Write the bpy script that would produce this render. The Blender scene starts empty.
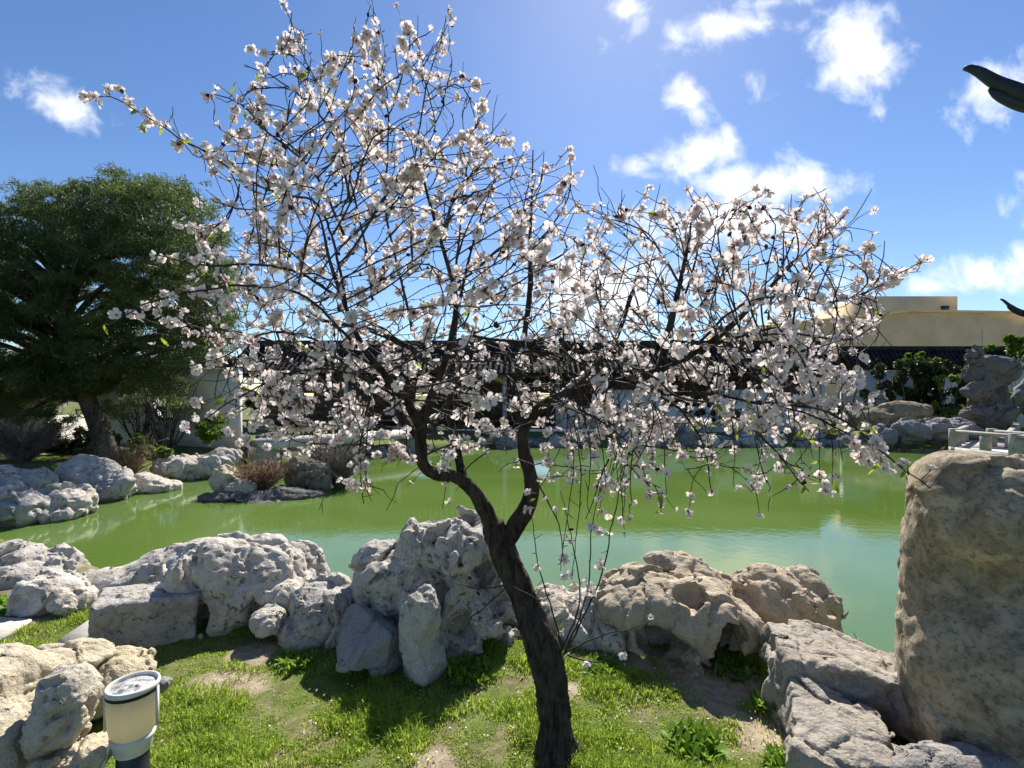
import bpy, math, random
import numpy as np
from mathutils import Vector, Matrix, geometry
R = math.radians
sc = bpy.context.scene
COL = sc.collection

# ------------------------------------------------------------------ camera, sky, sun, exposure
F, CX, HY, CH = 500.0, 512.0, 395.0, 1.65
cam_d = bpy.data.cameras.new('camera')
cam = bpy.data.objects.new('camera', cam_d); COL.objects.link(cam)
cam.location = (0, 0, CH); cam.rotation_euler = (R(90), 0, 0)
cam_d.sensor_width = 36; cam_d.lens = 36*F/1024; cam_d.shift_y = (HY-384)/1024
cam_d.clip_end = 2000; cam_d.clip_start = 0.05
sc.camera = cam
SUN_AZ, SUN_EL = 13.0, 44.0          # azimuth clockwise from +Y
SKY_STRENGTH, SUN_ENERGY = 0.078, 5.0
world = bpy.data.worlds.new('World'); sc.world = world; world.use_nodes = True
sun_d = bpy.data.lights.new('sun', 'SUN'); sun_d.energy = SUN_ENERGY; sun_d.angle = R(0.5); sun_d.color = (1, .95, .87)
sun = bpy.data.objects.new('sun', sun_d); COL.objects.link(sun)
sdir = Vector((math.sin(R(SUN_AZ))*math.cos(R(SUN_EL)), math.cos(R(SUN_AZ))*math.cos(R(SUN_EL)), math.sin(R(SUN_EL))))
sun.rotation_euler = (-sdir).to_track_quat('-Z', 'Y').to_euler(); sun.location = (5, 20, 30)
sc.view_settings.view_transform = 'Standard'; sc.view_settings.look = 'None'
sc.view_settings.gamma = 1; sc.view_settings.use_curve_mapping = False
sc.view_settings.exposure = 0.85
sc.render.engine = 'CYCLES'
sc.cycles.max_bounces = 8; sc.cycles.transparent_max_bounces = 8

CLOUDS = [  # px, py, rx, ry, rotation, weight  (direction in the sky)
 (55,104,62,17,-22,.8),(632,10,20,22,40,1),(722,28,52,20,12,1.0),(856,48,42,40,0,1.15),(688,98,34,17,-55,.9),
 (702,152,44,20,8,1.2),(772,182,66,22,-2,1.2),(735,222,95,26,0,1.05),(610,285,85,48,10,1.0),(636,170,22,12,0,.6),
 (756,86,22,18,0,.55),(1000,84,50,26,30,1),(985,275,62,22,12,1.0),(930,288,40,14,5,.8),(1040,262,60,22,10,.9),
 (600,36,9,14,20,.6),(770,2,60,10,8,.7),(480,300,60,18,0,.5),(885,110,30,8,35,.35),(820,300,60,15,5,.7),(1100,200,80,40,0,1),(200,-60,90,20,0,.8)]
def build_world():
    nt = world.node_tree; nt.nodes.clear(); N = nt.nodes; L = nt.links
    out = N.new('ShaderNodeOutputWorld'); bg = N.new('ShaderNodeBackground'); bg.inputs['Strength'].default_value = SKY_STRENGTH
    L.new(bg.outputs[0], out.inputs[0])
    sky = N.new('ShaderNodeTexSky'); sky.sky_type = 'NISHITA'; sky.sun_disc = False
    sky.sun_elevation = R(SUN_EL); sky.sun_rotation = R(SUN_AZ); sky.altitude = 50
    sky.air_density = 1.0; sky.dust_density = .16; sky.ozone_density = 3.0
    tc = N.new('ShaderNodeTexCoord'); sep = N.new('ShaderNodeSeparateXYZ'); L.new(tc.outputs['Generated'], sep.inputs[0])
    def M(op, a, b=None, c=None):
        m = N.new('ShaderNodeMath'); m.operation = op
        for i, v in enumerate((a, b, c)):
            if v is None: continue
            if isinstance(v, (int, float)): m.inputs[i].default_value = v
            else: L.new(v, m.inputs[i])
        return m.outputs[0]
    y = M('MAXIMUM', sep.outputs[1], .02)
    u = M('DIVIDE', sep.outputs[0], y); v = M('DIVIDE', sep.outputs[2], y)
    cmb = N.new('ShaderNodeCombineXYZ'); L.new(u, cmb.inputs[0]); L.new(v, cmb.inputs[1])
    acc = None
    for (px, py, rx, ry, rot, w) in CLOUDS:
        mp = N.new('ShaderNodeMapping'); mp.vector_type = 'TEXTURE'; L.new(cmb.outputs[0], mp.inputs[0])
        mp.inputs['Location'].default_value = ((px-CX)/F, (HY-py)/F, 0)
        mp.inputs['Rotation'].default_value = (0, 0, R(rot)); mp.inputs['Scale'].default_value = (rx/F, ry/F, 1)
        ln = N.new('ShaderNodeVectorMath'); ln.operation = 'LENGTH'; L.new(mp.outputs[0], ln.inputs[0])
        val = M('MULTIPLY_ADD', ln.outputs['Value'], -.62*w, w)
        acc = val if acc is None else M('MAXIMUM', acc, val)
    nz = N.new('ShaderNodeTexNoise'); nz.inputs['Scale'].default_value = 13; nz.inputs['Detail'].default_value = 7
    nz.inputs['Roughness'].default_value = .58; nz.inputs['Distortion'].default_value = .35
    L.new(cmb.outputs[0], nz.inputs['Vector'])
    nb = N.new('ShaderNodeTexNoise'); nb.inputs['Scale'].default_value = 5; nb.inputs['Detail'].default_value = 5
    L.new(cmb.outputs[0], nb.inputs['Vector'])
    d = M('ADD', M('MULTIPLY_ADD', nz.outputs[0], 1.9, -.95), acc)
    d = M('ADD', d, M('MULTIPLY_ADD', nb.outputs[0], .8, -.4))
    mr = N.new('ShaderNodeMapRange'); mr.interpolation_type = 'SMOOTHSTEP'; L.new(d, mr.inputs[0])
    mr.inputs[1].default_value = .17; mr.inputs[2].default_value = 1.05
    front = N.new('ShaderNodeMapRange'); L.new(sep.outputs[1], front.inputs[0]); front.inputs[1].default_value = .02; front.inputs[2].default_value = .12
    mask = M('MULTIPLY', mr.outputs[0], front.outputs[0])
    sat = N.new('ShaderNodeHueSaturation'); sat.inputs['Hue'].default_value = .507; sat.inputs['Saturation'].default_value = 1.16; sat.inputs['Value'].default_value = 1.0
    L.new(sky.outputs[0], sat.inputs['Color'])
    mix = N.new('ShaderNodeMixRGB'); L.new(mask, mix.inputs[0]); L.new(sat.outputs[0], mix.inputs[1]); mix.inputs[2].default_value = (9.0, 9.2, 9.6, 1)
    L.new(mix.outputs[0], bg.inputs[0])
build_world()

# ------------------------------------------------------------------ helpers
def P(px, py, D): return np.array(((px-CX)/F*D, D, CH-(py-HY)/F*D))
def tag(o, label=None, cat=None, group=None, kind=None):
    if label: o['label'] = label
    if cat: o['category'] = cat
    if group: o['group'] = group
    if kind: o['kind'] = kind
    return o
def empty(name, loc, label=None, cat=None, group=None, rz=0):
    o = bpy.data.objects.new(name, None); COL.objects.link(o); o.location = loc; o.rotation_euler = (0, 0, rz)
    o.empty_display_size = .2
    return tag(o, label, cat, group)
def mesh_arrays(name, V, faces):
    """faces: list of int arrays (k x n)."""
    me = bpy.data.meshes.new(name)
    V = np.asarray(V, np.float32)
    faces = [np.asarray(f, np.int32) for f in faces if len(f)]
    me.vertices.add(len(V)); me.vertices.foreach_set('co', V.ravel())
    loops = np.concatenate([f.ravel() for f in faces]); cnt = np.concatenate([np.full(len(f), f.shape[1], np.int32) for f in faces])
    start = np.concatenate([[0], np.cumsum(cnt)[:-1]]).astype(np.int32)
    me.loops.add(len(loops)); me.loops.foreach_set('vertex_index', loops)
    me.polygons.add(len(cnt)); me.polygons.foreach_set('loop_start', start)
    me.update(calc_edges=True); me.validate()
    return me
def link(name, me, mat, parent=None, loc=None, smooth=True):
    o = bpy.data.objects.new(name, me); COL.objects.link(o)
    if mat is not None and len(me.materials) == 0: me.materials.append(mat)
    if parent is not None: o.parent = parent
    if loc is not None: o.location = loc
    if smooth: me.polygons.foreach_set('use_smooth', np.ones(len(me.polygons), bool))
    return o
def obj(name, V, faces, mat, parent=None, loc=None, smooth=True, rel=None):
    V = np.asarray(V, np.float64)
    if rel is not None: V = V - np.asarray(rel)
    return link(name, mesh_arrays(name, V, faces), mat, parent, loc, smooth)
class MB:
    def __init__(s): s.V = []; s.F3 = []; s.F4 = []; s.n = 0
    def add(s, V, q=None, t=None):
        V = np.asarray(V, float)
        s.V.append(V)
        if q is not None and len(q): s.F4.append(np.asarray(q)+s.n)
        if t is not None and len(t): s.F3.append(np.asarray(t)+s.n)
        s.n += len(V)
    def box(s, c, d, rz=0, bev=0.0, m=None):
        c = np.array(c, float); hx, hy, hz = [k/2 for k in d]
        b = min(bev, hx*.9, hy*.9, hz*.9)
        if b <= 0:
            V = np.array([[x, y, z] for x in (-hx, hx) for y in (-hy, hy) for z in (-hz, hz)])
            q = [[0,1,3,2],[4,6,7,5],[0,4,5,1],[2,3,7,6],[0,2,6,4],[1,5,7,3]]; t = []
        else:
            V = []; idx = {}
            for sx in (-1,1):
                for sy in (-1,1):
                    for sz in (-1,1):
                        for ax in range(3):
                            p = [sx*(hx-b), sy*(hy-b), sz*(hz-b)]
                            p[ax] = (sx*hx, sy*hy, sz*hz)[ax]
                            idx[(sx,sy,sz,ax)] = len(V); V.append(p)
            V = np.array(V); q = []; t = []
            I = idx
            for ax in range(3):
                o1, o2 = [k for k in range(3) if k != ax]
                for sg in (-1,1):
                    cs = []
                    for a, bb in ((-1,-1),(1,-1),(1,1),(-1,1)):
                        k = [0,0,0]; k[ax] = sg; k[o1] = a; k[o2] = bb
                        cs.append(I[(k[0],k[1],k[2],ax)])
                    q.append(cs)
            for ax in range(3):
                o1, o2 = [k for k in range(3) if k != ax]
                for a in (-1,1):
                    for bb in (-1,1):
                        k0 = [0,0,0]; k0[ax] = -1; k0[o1] = a; k0[o2] = bb
                        k1 = list(k0); k1[ax] = 1
                        q.append([I[(*k0,o1)], I[(*k0,o2)], I[(*k1,o2)], I[(*k1,o1)]])
            for sx in (-1,1):
                for sy in (-1,1):
                    for sz in (-1,1): t.append([I[(sx,sy,sz,0)], I[(sx,sy,sz,1)], I[(sx,sy,sz,2)]])
        ca, sa = math.cos(rz), math.sin(rz)
        V = np.stack([V[:,0]*ca-V[:,1]*sa, V[:,0]*sa+V[:,1]*ca, V[:,2]], 1)
        if m is not None: V = V @ np.array(m).T
        s.add(V+c, q, t)
    def tube(s, pts, rad, n=8, cap=True):
        V, q, t = tube_arrays(pts, rad, n, cap); s.add(V, q, t)
    def lathe(s, c, prof, n=32, axis=None):
        # prof: list of (r, z)
        a = np.linspace(0, 2*np.pi, n, endpoint=False); V = []
        for r, z in prof: V.append(np.stack([r*np.cos(a), r*np.sin(a), np.full(n, z)], 1))
        V = np.concatenate(V); q = []
        for i in range(len(prof)-1):
            k = np.arange(n); k2 = (k+1) % n
            q.append(np.stack([i*n+k, i*n+k2, (i+1)*n+k2, (i+1)*n+k], 1))
        if axis is not None: V = V @ np.array(axis).T
        s.add(V+np.array(c, float), np.concatenate(q))
    def obj(s, name, mat, parent=None, loc=None, smooth=False):
        V = np.concatenate(s.V)
        f = []
        if s.F4: f.append(np.concatenate(s.F4))
        if s.F3: f.append(np.concatenate(s.F3))
        me = mesh_arrays(name, V, f)
        import bmesh
        if not smooth and len(V) < 20000:
            bm = bmesh.new(); bm.from_mesh(me); bmesh.ops.recalc_face_normals(bm, faces=bm.faces); bm.to_mesh(me); bm.free()
        return link(name, me, mat, parent, loc, smooth)
def tube_arrays(pts, rad, n=8, cap=True):
    pts = np.asarray(pts, float); m = len(pts)
    rad = np.full(m, rad, float) if np.isscalar(rad) else np.asarray(rad, float)
    T = np.gradient(pts, axis=0); T /= np.linalg.norm(T, axis=1, keepdims=True)+1e-9
    up = np.array([.31, .17, .93]) if abs(T[0] @ np.array([.31,.17,.93])) < .9 else np.array([1., .2, 0])
    A = np.zeros_like(pts); a = np.cross(T[0], up); a /= np.linalg.norm(a); A[0] = a
    for i in range(1, m):
        a = a - T[i]*(a @ T[i]); a /= np.linalg.norm(a)+1e-9; A[i] = a
    B = np.cross(T, A)
    ang = np.linspace(0, 2*np.pi, n, endpoint=False)
    V = pts[:,None,:] + rad[:,None,None]*(np.cos(ang)[None,:,None]*A[:,None,:]+np.sin(ang)[None,:,None]*B[:,None,:])
    V = V.reshape(-1, 3)
    k = np.arange(n); k2 = (k+1) % n
    q = (np.arange(m-1)[:,None,None]*n + np.stack([k, k2, k2+n, k+n], 1)[None]).reshape(-1, 4)
    t = []
    if cap:
        V = np.concatenate([V, pts[:1], pts[-1:]])
        c0, c1 = m*n, m*n+1
        t = np.concatenate([np.stack([k2, k, np.full(n, c0)], 1), np.stack([(m-1)*n+k, (m-1)*n+k2, np.full(n, c1)], 1)])
    return V, q, t
def resample(pts, step):
    pts = np.asarray(pts, float)
    # Catmull-Rom through the points, then even spacing
    p = np.vstack([2*pts[0]-pts[1], pts, 2*pts[-1]-pts[-2]]); out = []
    for i in range(1, len(p)-2):
        for t in np.linspace(0, 1, 12, endpoint=False):
            a, b, c, d = p[i-1], p[i], p[i+1], p[i+2]
            out.append(.5*((2*b)+(c-a)*t+(2*a-5*b+4*c-d)*t*t+(3*b-a-3*c+d)*t**3))
    out.append(p[-2]); out = np.array(out)
    s = np.concatenate([[0], np.cumsum(np.linalg.norm(np.diff(out[:, :3], axis=0), axis=1))])
    n = max(2, int(s[-1]/step)+1); u = np.linspace(0, s[-1], n)
    return np.stack([np.interp(u, s, out[:, k]) for k in range(out.shape[1])], 1)

# numpy gradient noise
_rs = np.random.RandomState(7); _perm = _rs.permutation(256); _perm = np.concatenate([_perm]*3)
_g = np.array([[1,1,0],[-1,1,0],[1,-1,0],[-1,-1,0],[1,0,1],[-1,0,1],[1,0,-1],[-1,0,-1],[0,1,1],[0,-1,1],[0,1,-1],[0,-1,-1],[1,1,0],[-1,1,0],[0,-1,1],[0,-1,-1]], np.float32)
def pnoise(p):
    p = np.asarray(p, np.float32); i = np.floor(p).astype(np.int32); f = p-i; i &= 255
    u = f*f*f*(f*(f*6-15)+10); res = 0
    for dx in (0, 1):
        wx = u[:,0] if dx else 1-u[:,0]
        for dy in (0, 1):
            wy = u[:,1] if dy else 1-u[:,1]
            h = _perm[_perm[i[:,0]+dx]+i[:,1]+dy]
            for dz in (0, 1):
                wz = u[:,2] if dz else 1-u[:,2]
                g = _g[_perm[h+i[:,2]+dz] & 15]
                res = res + wx*wy*wz*(g[:,0]*(f[:,0]-dx)+g[:,1]*(f[:,1]-dy)+g[:,2]*(f[:,2]-dz))
    return res
def fbm(p, octv=4, gain=.5, ridge=False):
    s = 0; a = 1.0; q = np.asarray(p, np.float32)
    for o in range(octv):
        n = pnoise(q+o*17.3)
        s = s+a*((1-2*np.abs(n))*.5 if ridge else n); a *= gain; q = q*2.03
    return s

# ------------------------------------------------------------------ materials
def new_mat(name):
    m = bpy.data.materials.new(name); m.use_nodes = True
    nt = m.node_tree; nt.nodes.clear()
    return m, nt, nt.nodes, nt.links
def rgba(c): return (c[0], c[1], c[2], 1)
class NB:
    """small node builder"""
    def __init__(s, name):
        s.m, s.nt, s.N, s.L = new_mat(name)
        s.out = s.N.new('ShaderNodeOutputMaterial')
        s.bsdf = s.N.new('ShaderNodeBsdfPrincipled'); s.L.new(s.bsdf.outputs[0], s.out.inputs[0])
    def coord(s, kind='Object', rnd=True):
        tc = s.N.new('ShaderNodeTexCoord')
        if not rnd: return tc.outputs[kind]
        oi = s.N.new('ShaderNodeObjectInfo'); v = s.N.new('ShaderNodeVectorMath'); v.operation = 'SCALE'
        cb = s.N.new('ShaderNodeCombineXYZ'); 
        for k in range(3): s.L.new(oi.outputs['Random'], cb.inputs[k])
        s.L.new(cb.outputs[0], v.inputs[0]); v.inputs['Scale'].default_value = 37
        a = s.N.new('ShaderNodeVectorMath'); a.operation = 'ADD'; s.L.new(tc.outputs[kind], a.inputs[0]); s.L.new(v.outputs[0], a.inputs[1])
        return a.outputs[0]
    def scale(s, vec, sx, sy, sz):
        mp = s.N.new('ShaderNodeMapping'); mp.inputs['Scale'].default_value = (sx, sy, sz); s.L.new(vec, mp.inputs[0]); return mp.outputs[0]
    def noise(s, vec, scale, detail=5, rough=.55, dist=0):
        n = s.N.new('ShaderNodeTexNoise'); s.L.new(vec, n.inputs['Vector'])
        n.inputs['Scale'].default_value = scale; n.inputs['Detail'].default_value = detail; n.inputs['Roughness'].default_value = rough; n.inputs['Distortion'].default_value = dist
        return n.outputs[0]
    def voro(s, vec, scale, feature='F1'):
        n = s.N.new('ShaderNodeTexVoronoi'); n.feature = feature; s.L.new(vec, n.inputs['Vector']); n.inputs['Scale'].default_value = scale; return n.outputs['Distance']
    def ramp(s, v, lo, hi, a=0.0, b=1.0):
        r = s.N.new('ShaderNodeMapRange'); r.interpolation_type = 'SMOOTHSTEP'; s.L.new(v, r.inputs[0])
        r.inputs[1].default_value = lo; r.inputs[2].default_value = hi; r.inputs[3].default_value = a; r.inputs[4].default_value = b; return r.outputs[0]
    def mix(s, f, a, b, mode='MIX'):
        m = s.N.new('ShaderNodeMixRGB'); m.blend_type = mode
        for i, v in enumerate((f, a, b)):
            if isinstance(v, (int, float)): m.inputs[i].default_value = v if i == 0 else (v, v, v, 1)
            elif isinstance(v, tuple): m.inputs[i].default_value = rgba(v)
            else: s.L.new(v, m.inputs[i])
        return m.outputs[0]
    def math(s, op, a, b):
        m = s.N.new('ShaderNodeMath'); m.operation = op
        for i, v in enumerate((a, b)):
            if isinstance(v, (int, float)): m.inputs[i].default_value = v
            else: s.L.new(v, m.inputs[i])
        return m.outputs[0]
    def bump(s, h, strength, dist, prev=None):
        b = s.N.new('ShaderNodeBump'); b.inputs['Strength'].default_value = strength; b.inputs['Distance'].default_value = dist
        s.L.new(h, b.inputs['Height'])
        if prev is not None: s.L.new(prev, b.inputs['Normal'])
        return b.outputs[0]
    def set(s, color=None, rough=None, normal=None, **kw):
        for k, v in (('Base Color', color), ('Roughness', rough), ('Normal', normal)):
            if v is None: continue
            if isinstance(v, tuple): s.bsdf.inputs[k].default_value = rgba(v)
            elif isinstance(v, (int, float)): s.bsdf.inputs[k].default_value = v
            else: s.L.new(v, s.bsdf.inputs[k])
        for k, v in kw.items(): s.bsdf.inputs[k.replace('_', ' ')].default_value = v
        return s.m
def mat_plain(name, c, rough=.6, var=.15, scale=8, bump=.0, metallic=0, spec=.5):
    b = NB(name); v = b.coord()
    n = b.noise(v, scale, 6)
    dark = tuple(k*(1-var*1.6) for k in c); lite = tuple(min(1, k*(1+var)) for k in c)
    col = b.mix(b.ramp(n, .3, .7), dark, lite)
    nrm = b.bump(b.noise(v, scale*5, 4), bump, .01) if bump else None
    b.bsdf.inputs['Specular IOR Level'].default_value = spec
    return b.set(col, rough, nrm, Metallic=metallic)
def mat_rock(name, base, stain, warm, dark, pit=1.0, scale=1.0, stain_amt=.55, warm_amt=.5, tint=1.0):
    b = NB(name); v = b.coord()
    n1 = b.noise(v, 2.2*scale, 6, .6, .4); n2 = b.noise(v, 9*scale, 7, .65); n3 = b.noise(v, 34*scale, 5, .6)
    col = b.mix(b.ramp(n1, .38, .66, 0, warm_amt), base, warm)
    n4 = b.noise(b.scale(v, 1.3, 1.3, .8), 3.4*scale, 8, .68, .3)
    col = b.mix(b.ramp(n4, .5, .68, 0, stain_amt), col, stain)
    col = b.mix(b.ramp(n2, .35, .75, .25, 0), col, dark)
    p = b.noise(v, 23*scale, 3, .5, .6)
    area = b.ramp(n1, .42, .58)
    pits = b.math('MULTIPLY', b.ramp(p, .60, .68), area)
    col = b.mix(b.math('MULTIPLY', pits, .7*pit), col, dark)
    col = b.mix(b.ramp(n3, .62, .8, 0, .35), col, (.62,.6,.56))
    oi = b.N.new('ShaderNodeObjectInfo'); hs = b.N.new('ShaderNodeHueSaturation'); b.L.new(b.ramp(oi.outputs['Random'], 0, 1, 1-.2*tint, 1+.12*tint), hs.inputs['Value']); b.L.new(b.ramp(oi.outputs['Random'], .2, .8, .85, 1.3), hs.inputs['Saturation']); b.L.new(col, hs.inputs['Color']); col = hs.outputs[0]
    n5 = b.noise(v, 95*scale, 4, .6); cr = b.voro(b.mix(.06, v, b.N[-1].outputs[1] if False else v), 11*scale, 'DISTANCE_TO_EDGE')
    col = b.mix(b.ramp(n5, .50, .72, 0, .45), col, dark)
    col = b.mix(b.math('MULTIPLY', b.ramp(cr, .0, .018, 1, 0), b.ramp(n1, .45, .62, 0, .6)), col, dark)
    nr = b.bump(n2, .5, .06); nr = b.bump(n3, .6, .02, nr); nr = b.bump(n5, .5, .008, nr)
    nr = b.bump(b.math('MULTIPLY', pits, -1), .7*pit, .025, nr)
    b.bsdf.inputs['Specular IOR Level'].default_value = .2
    return b.set(col, .93, nr)
def mat_leaf(name, c1, c2, trans, tw=.45, scale=1.5, rough=.5, spec=.3):
    b = NB(name); g = b.coord()
    n = b.noise(g, scale, 3)
    f = b.noise(g, scale*14, 2)
    col = b.mix(b.ramp(n, .35, .65), c1, c2)
    col = b.mix(b.ramp(f, .3, .7, .0, .6), col, c2)
    b.bsdf.inputs['Specular IOR Level'].default_value = spec
    b.set(col, rough)
    t = b.N.new('ShaderNodeBsdfTranslucent'); tcol = b.mix(b.ramp(f, .3, .7), trans, tuple(k*.7 for k in trans)); b.L.new(tcol, t.inputs[0])
    mx = b.N.new('ShaderNodeMixShader'); mx.inputs[0].default_value = tw
    b.L.new(b.bsdf.outputs[0], mx.inputs[1]); b.L.new(t.outputs[0], mx.inputs[2]); b.L.new(mx.outputs[0], b.out.inputs[0])
    return b.m
M = {}
M['rock'] = mat_rock('pale_limestone', (.60,.56,.50), (.27,.25,.23), (.60,.52,.41), (.085,.078,.07))
M['rock_grey'] = mat_rock('grey_limestone', (.30,.29,.285), (.15,.15,.155), (.34,.30,.25), (.08,.08,.08))
M['rock_cream'] = mat_rock('cream_limestone', (.60,.53,.40), (.40,.345,.25), (.63,.57,.45), (.19,.14,.085), pit=.6, scale=1.4, stain_amt=.35, tint=.15)
M['rock_brown'] = mat_rock('lichen_limestone', (.30,.25,.17), (.13,.105,.065), (.52,.40,.24), (.075,.062,.045), pit=.5, scale=1.5, stain_amt=.85, warm_amt=.75)
def mat_tall():
    b = NB('lichen_mottled_boulder'); v = b.coord(rnd=False)
    n1 = b.noise(v, 2.6, 7, .62, .5); n2 = b.noise(v, 7, 9, .72, .3); n3 = b.noise(v, 38, 6, .65); n4 = b.noise(v, 110, 3)
    col = b.mix(b.ramp(n2, .38, .64), (.46,.385,.265), (.24,.195,.135))
    col = b.mix(b.ramp(n1, .55, .66, 0, .85), col, (.68,.55,.36))
    col = b.mix(b.ramp(n3, .50, .62, 0, .55), col, (.09,.075,.055))
    col = b.mix(b.ramp(b.noise(v, 19, 6, .7), .60, .68, 0, .8), col, (.42,.36,.20))
    col = b.mix(b.ramp(n4, .6, .75, 0, .5), col, (.50,.45,.36))
    nr = b.bump(n2, .5, .05); nr = b.bump(n3, .6, .02, nr); nr = b.bump(n4, .5, .006, nr)
    b.bsdf.inputs['Specular IOR Level'].default_value = .15
    return b.set(col, .95, nr)
M['rock_tall'] = mat_tall()
M['rock_tan'] = mat_rock('tan_limestone', (.48,.42,.335), (.27,.23,.18), (.54,.45,.32), (.11,.09,.07), pit=.6, stain_amt=.45)
M['rock_stand'] = mat_rock('weathered_standing_stone', (.20,.185,.175), (.11,.10,.10), (.24,.19,.15), (.06,.055,.05), pit=.8, scale=.6)
M['rock_dark'] = mat_rock('dark_waterside_rock', (.22,.20,.18), (.10,.10,.09), (.30,.25,.18), (.05,.05,.045), pit=.8)

def mat_bark(name, c1, c2, sc_=1.0, ridge=1.0):
    b = NB(name); v = b.coord(rnd=False)
    s1 = b.scale(v, 1, 1, .28)
    n = b.noise(s1, 38*sc_, 6, .65, .5); n2 = b.noise(v, 8*sc_, 5)
    w = b.voro(s1, 26*sc_)
    col = b.mix(b.ramp(n, .35, .68), c1, c2); col = b.mix(b.ramp(n2, .5, .75, 0, .5), col, tuple(k*1.5 for k in c2))
    nr = b.bump(n, .8*ridge, .02); nr = b.bump(w, .6*ridge, .012, nr)
    b.bsdf.inputs['Specular IOR Level'].default_value = .15
    return b.set(col, .9, nr)
M['bark'] = mat_bark('almond_bark', (.020,.016,.013), (.078,.063,.052))
M['twig'] = mat_plain('twig_bark', (.035,.024,.02), .75, .3, 20)
M['pine_bark'] = mat_bark('pine_bark', (.045,.036,.032), (.14,.115,.095), .25)
M['drytwig'] = mat_plain('dry_twig', (.17,.14,.115), .85, .35, 6)
M['redtwig'] = mat_plain('reddish_dry_stems', (.26,.15,.09), .85, .35, 6)

BARE = [(*[(px-CX)/F*(825/(py-HY)) for px, py in [(232,682)]], 825/(682-HY), .24, .17), (((250-CX)/F)*825/(655-HY), 825/(655-HY), .16, .2),
        (((735-CX)/F)*825/(690-HY), 825/(690-HY), .34, .26), (((430-CX)/F)*825/(760-HY), 825/(760-HY), .13, .12), (((690-CX)/F)*825/(662-HY), 825/(662-HY), .4, .2), (((770-CX)/F)*825/(730-HY), 825/(730-HY), .2, .2), (((560-CX)/F)*825/(690-HY), 825/(690-HY), .16, .12)]
def mat_ground():
    b = NB('soil_and_turf'); v = b.coord(rnd=False)
    n = b.noise(v, 1.6, 6, .6); n2 = b.noise(v, 14, 6, .65); n3 = b.noise(v, 90, 4)
    soil = b.mix(b.ramp(n2, .3, .7), (.13,.095,.06), (.27,.21,.145))
    turf = b.mix(b.ramp(n2, .3, .7), (.07,.11,.02), (.14,.17,.04))
    col = b.mix(b.ramp(n, .46, .66), turf, soil)
    col = b.mix(b.ramp(n3, .55, .8, 0, .5), col, (.30,.25,.18))
    for bx_, by_, ra, rb in BARE:
        mp = b.N.new('ShaderNodeMapping'); mp.vector_type = 'TEXTURE'; b.L.new(v, mp.inputs[0]); mp.inputs['Location'].default_value = (bx_, by_, 0); mp.inputs['Scale'].default_value = (ra, rb, 5)
        ln = b.N.new('ShaderNodeVectorMath'); ln.operation = 'LENGTH'; b.L.new(mp.outputs[0], ln.inputs[0])
        e_ = b.math('ADD', ln.outputs['Value'], b.math('MULTIPLY', b.math('SUBTRACT', n2, .5), 1.6))
        col = b.mix(b.ramp(e_, .7, 1.15, .9, 0), col, b.mix(b.ramp(n2, .35, .65), (.27,.21,.15), (.42,.34,.25)))
    nr = b.bump(n2, .5, .03); nr = b.bump(n3, .5, .01, nr)
    b.bsdf.inputs['Specular IOR Level'].default_value = .1
    return b.set(col, .95, nr)
M['ground'] = mat_ground()
def mat_water():
    b = NB('green_pond_water'); v = b.coord(rnd=False)
    n = b.noise(b.scale(v, 1, 1.0, 1), 5.5, 4, .55, .2); n2 = b.noise(b.scale(v, .8, 1.2, 1), 16, 3, .5)
    big = b.noise(v, .35, 4)
    col = b.mix(b.ramp(big, .35, .65), (.094,.160,.030), (.116,.184,.042))
    nr = b.bump(n, .035, .05); nr = b.bump(n2, .03, .015, nr)
    return b.set(col, .02, nr, IOR=1.58)
M['water'] = mat_water()
M['plaster'] = mat_plain('white_plaster', (.66,.65,.62), .85, .1, 1.2, .1)
M['plaster_shade'] = mat_plain('shaded_white_plaster', (.60,.60,.58), .85, .14, .8, .1)  # darker, cooler copy of the white plaster, wall shade put into its colour
M['cream_wall'] = mat_plain('cream_render', (.86,.56,.28), .9, .08, .5, .1)
M['cream_wall2'] = mat_plain('pale_cream_render', (.88,.62,.34), .9, .08, .5, .1)
M['tile'] = mat_plain('dark_roof_tile', (.04,.037,.036), .9, .3, 3, .2, spec=.1)
M['tile_lite'] = mat_plain('grey_roof_tile', (.12,.115,.11), .65, .3, 3, .2)
M['timber'] = mat_plain('dark_stained_timber', (.06,.035,.025), .6, .25, 4)
M['post'] = mat_plain('pale_painted_post', (.45,.46,.50), .6, .1, 4)
M['dark_glass'] = mat_plain('dark_window_glass', (.03,.035,.04), .15, .1, 2)
M['eave'] = mat_plain('dark_green_glazed_eave', (.014,.02,.018), .55, .2, 6)
M['stone'] = mat_plain('pale_cut_stone', (.52,.49,.43), .85, .14, 3, .25)
M['stone_grey'] = mat_plain('grey_cut_stone', (.42,.375,.31), .88, .16, 5, .25)
M['paver'] = mat_plain('pale_paving_stone', (.50,.45,.37), .9, .12, 6, .3)
M['path'] = mat_plain('pale_gravel_path', (.50,.45,.36), .95, .1, 4, .3)
M['black'] = mat_plain('black_painted_metal', (.012,.013,.015), .45, .25, 12, .05)
M['whiteplastic'] = mat_plain('grubby_white_plastic', (.62,.60,.55), .5, .1, 14)
M['rubber'] = mat_plain('black_gasket', (.01,.01,.01), .7, .1, 10)
M['pine'] = mat_leaf('pine_needles', (.04,.07,.028), (.08,.11,.036), (.14,.20,.055), .40, .35)
M['green'] = mat_leaf('fresh_green_leaves', (.07,.13,.02), (.12,.19,.03), (.22,.33,.04), .4, 1.5)
M['darkgreen'] = mat_leaf('dark_ivy_leaves', (.02,.035,.012), (.045,.065,.02), (.07,.10,.02), .3, .8)
M['grass'] = mat_leaf('grass_blades', (.17,.27,.03), (.30,.39,.06), (.50,.64,.09), .5, 1.6, .55, .2)
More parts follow.
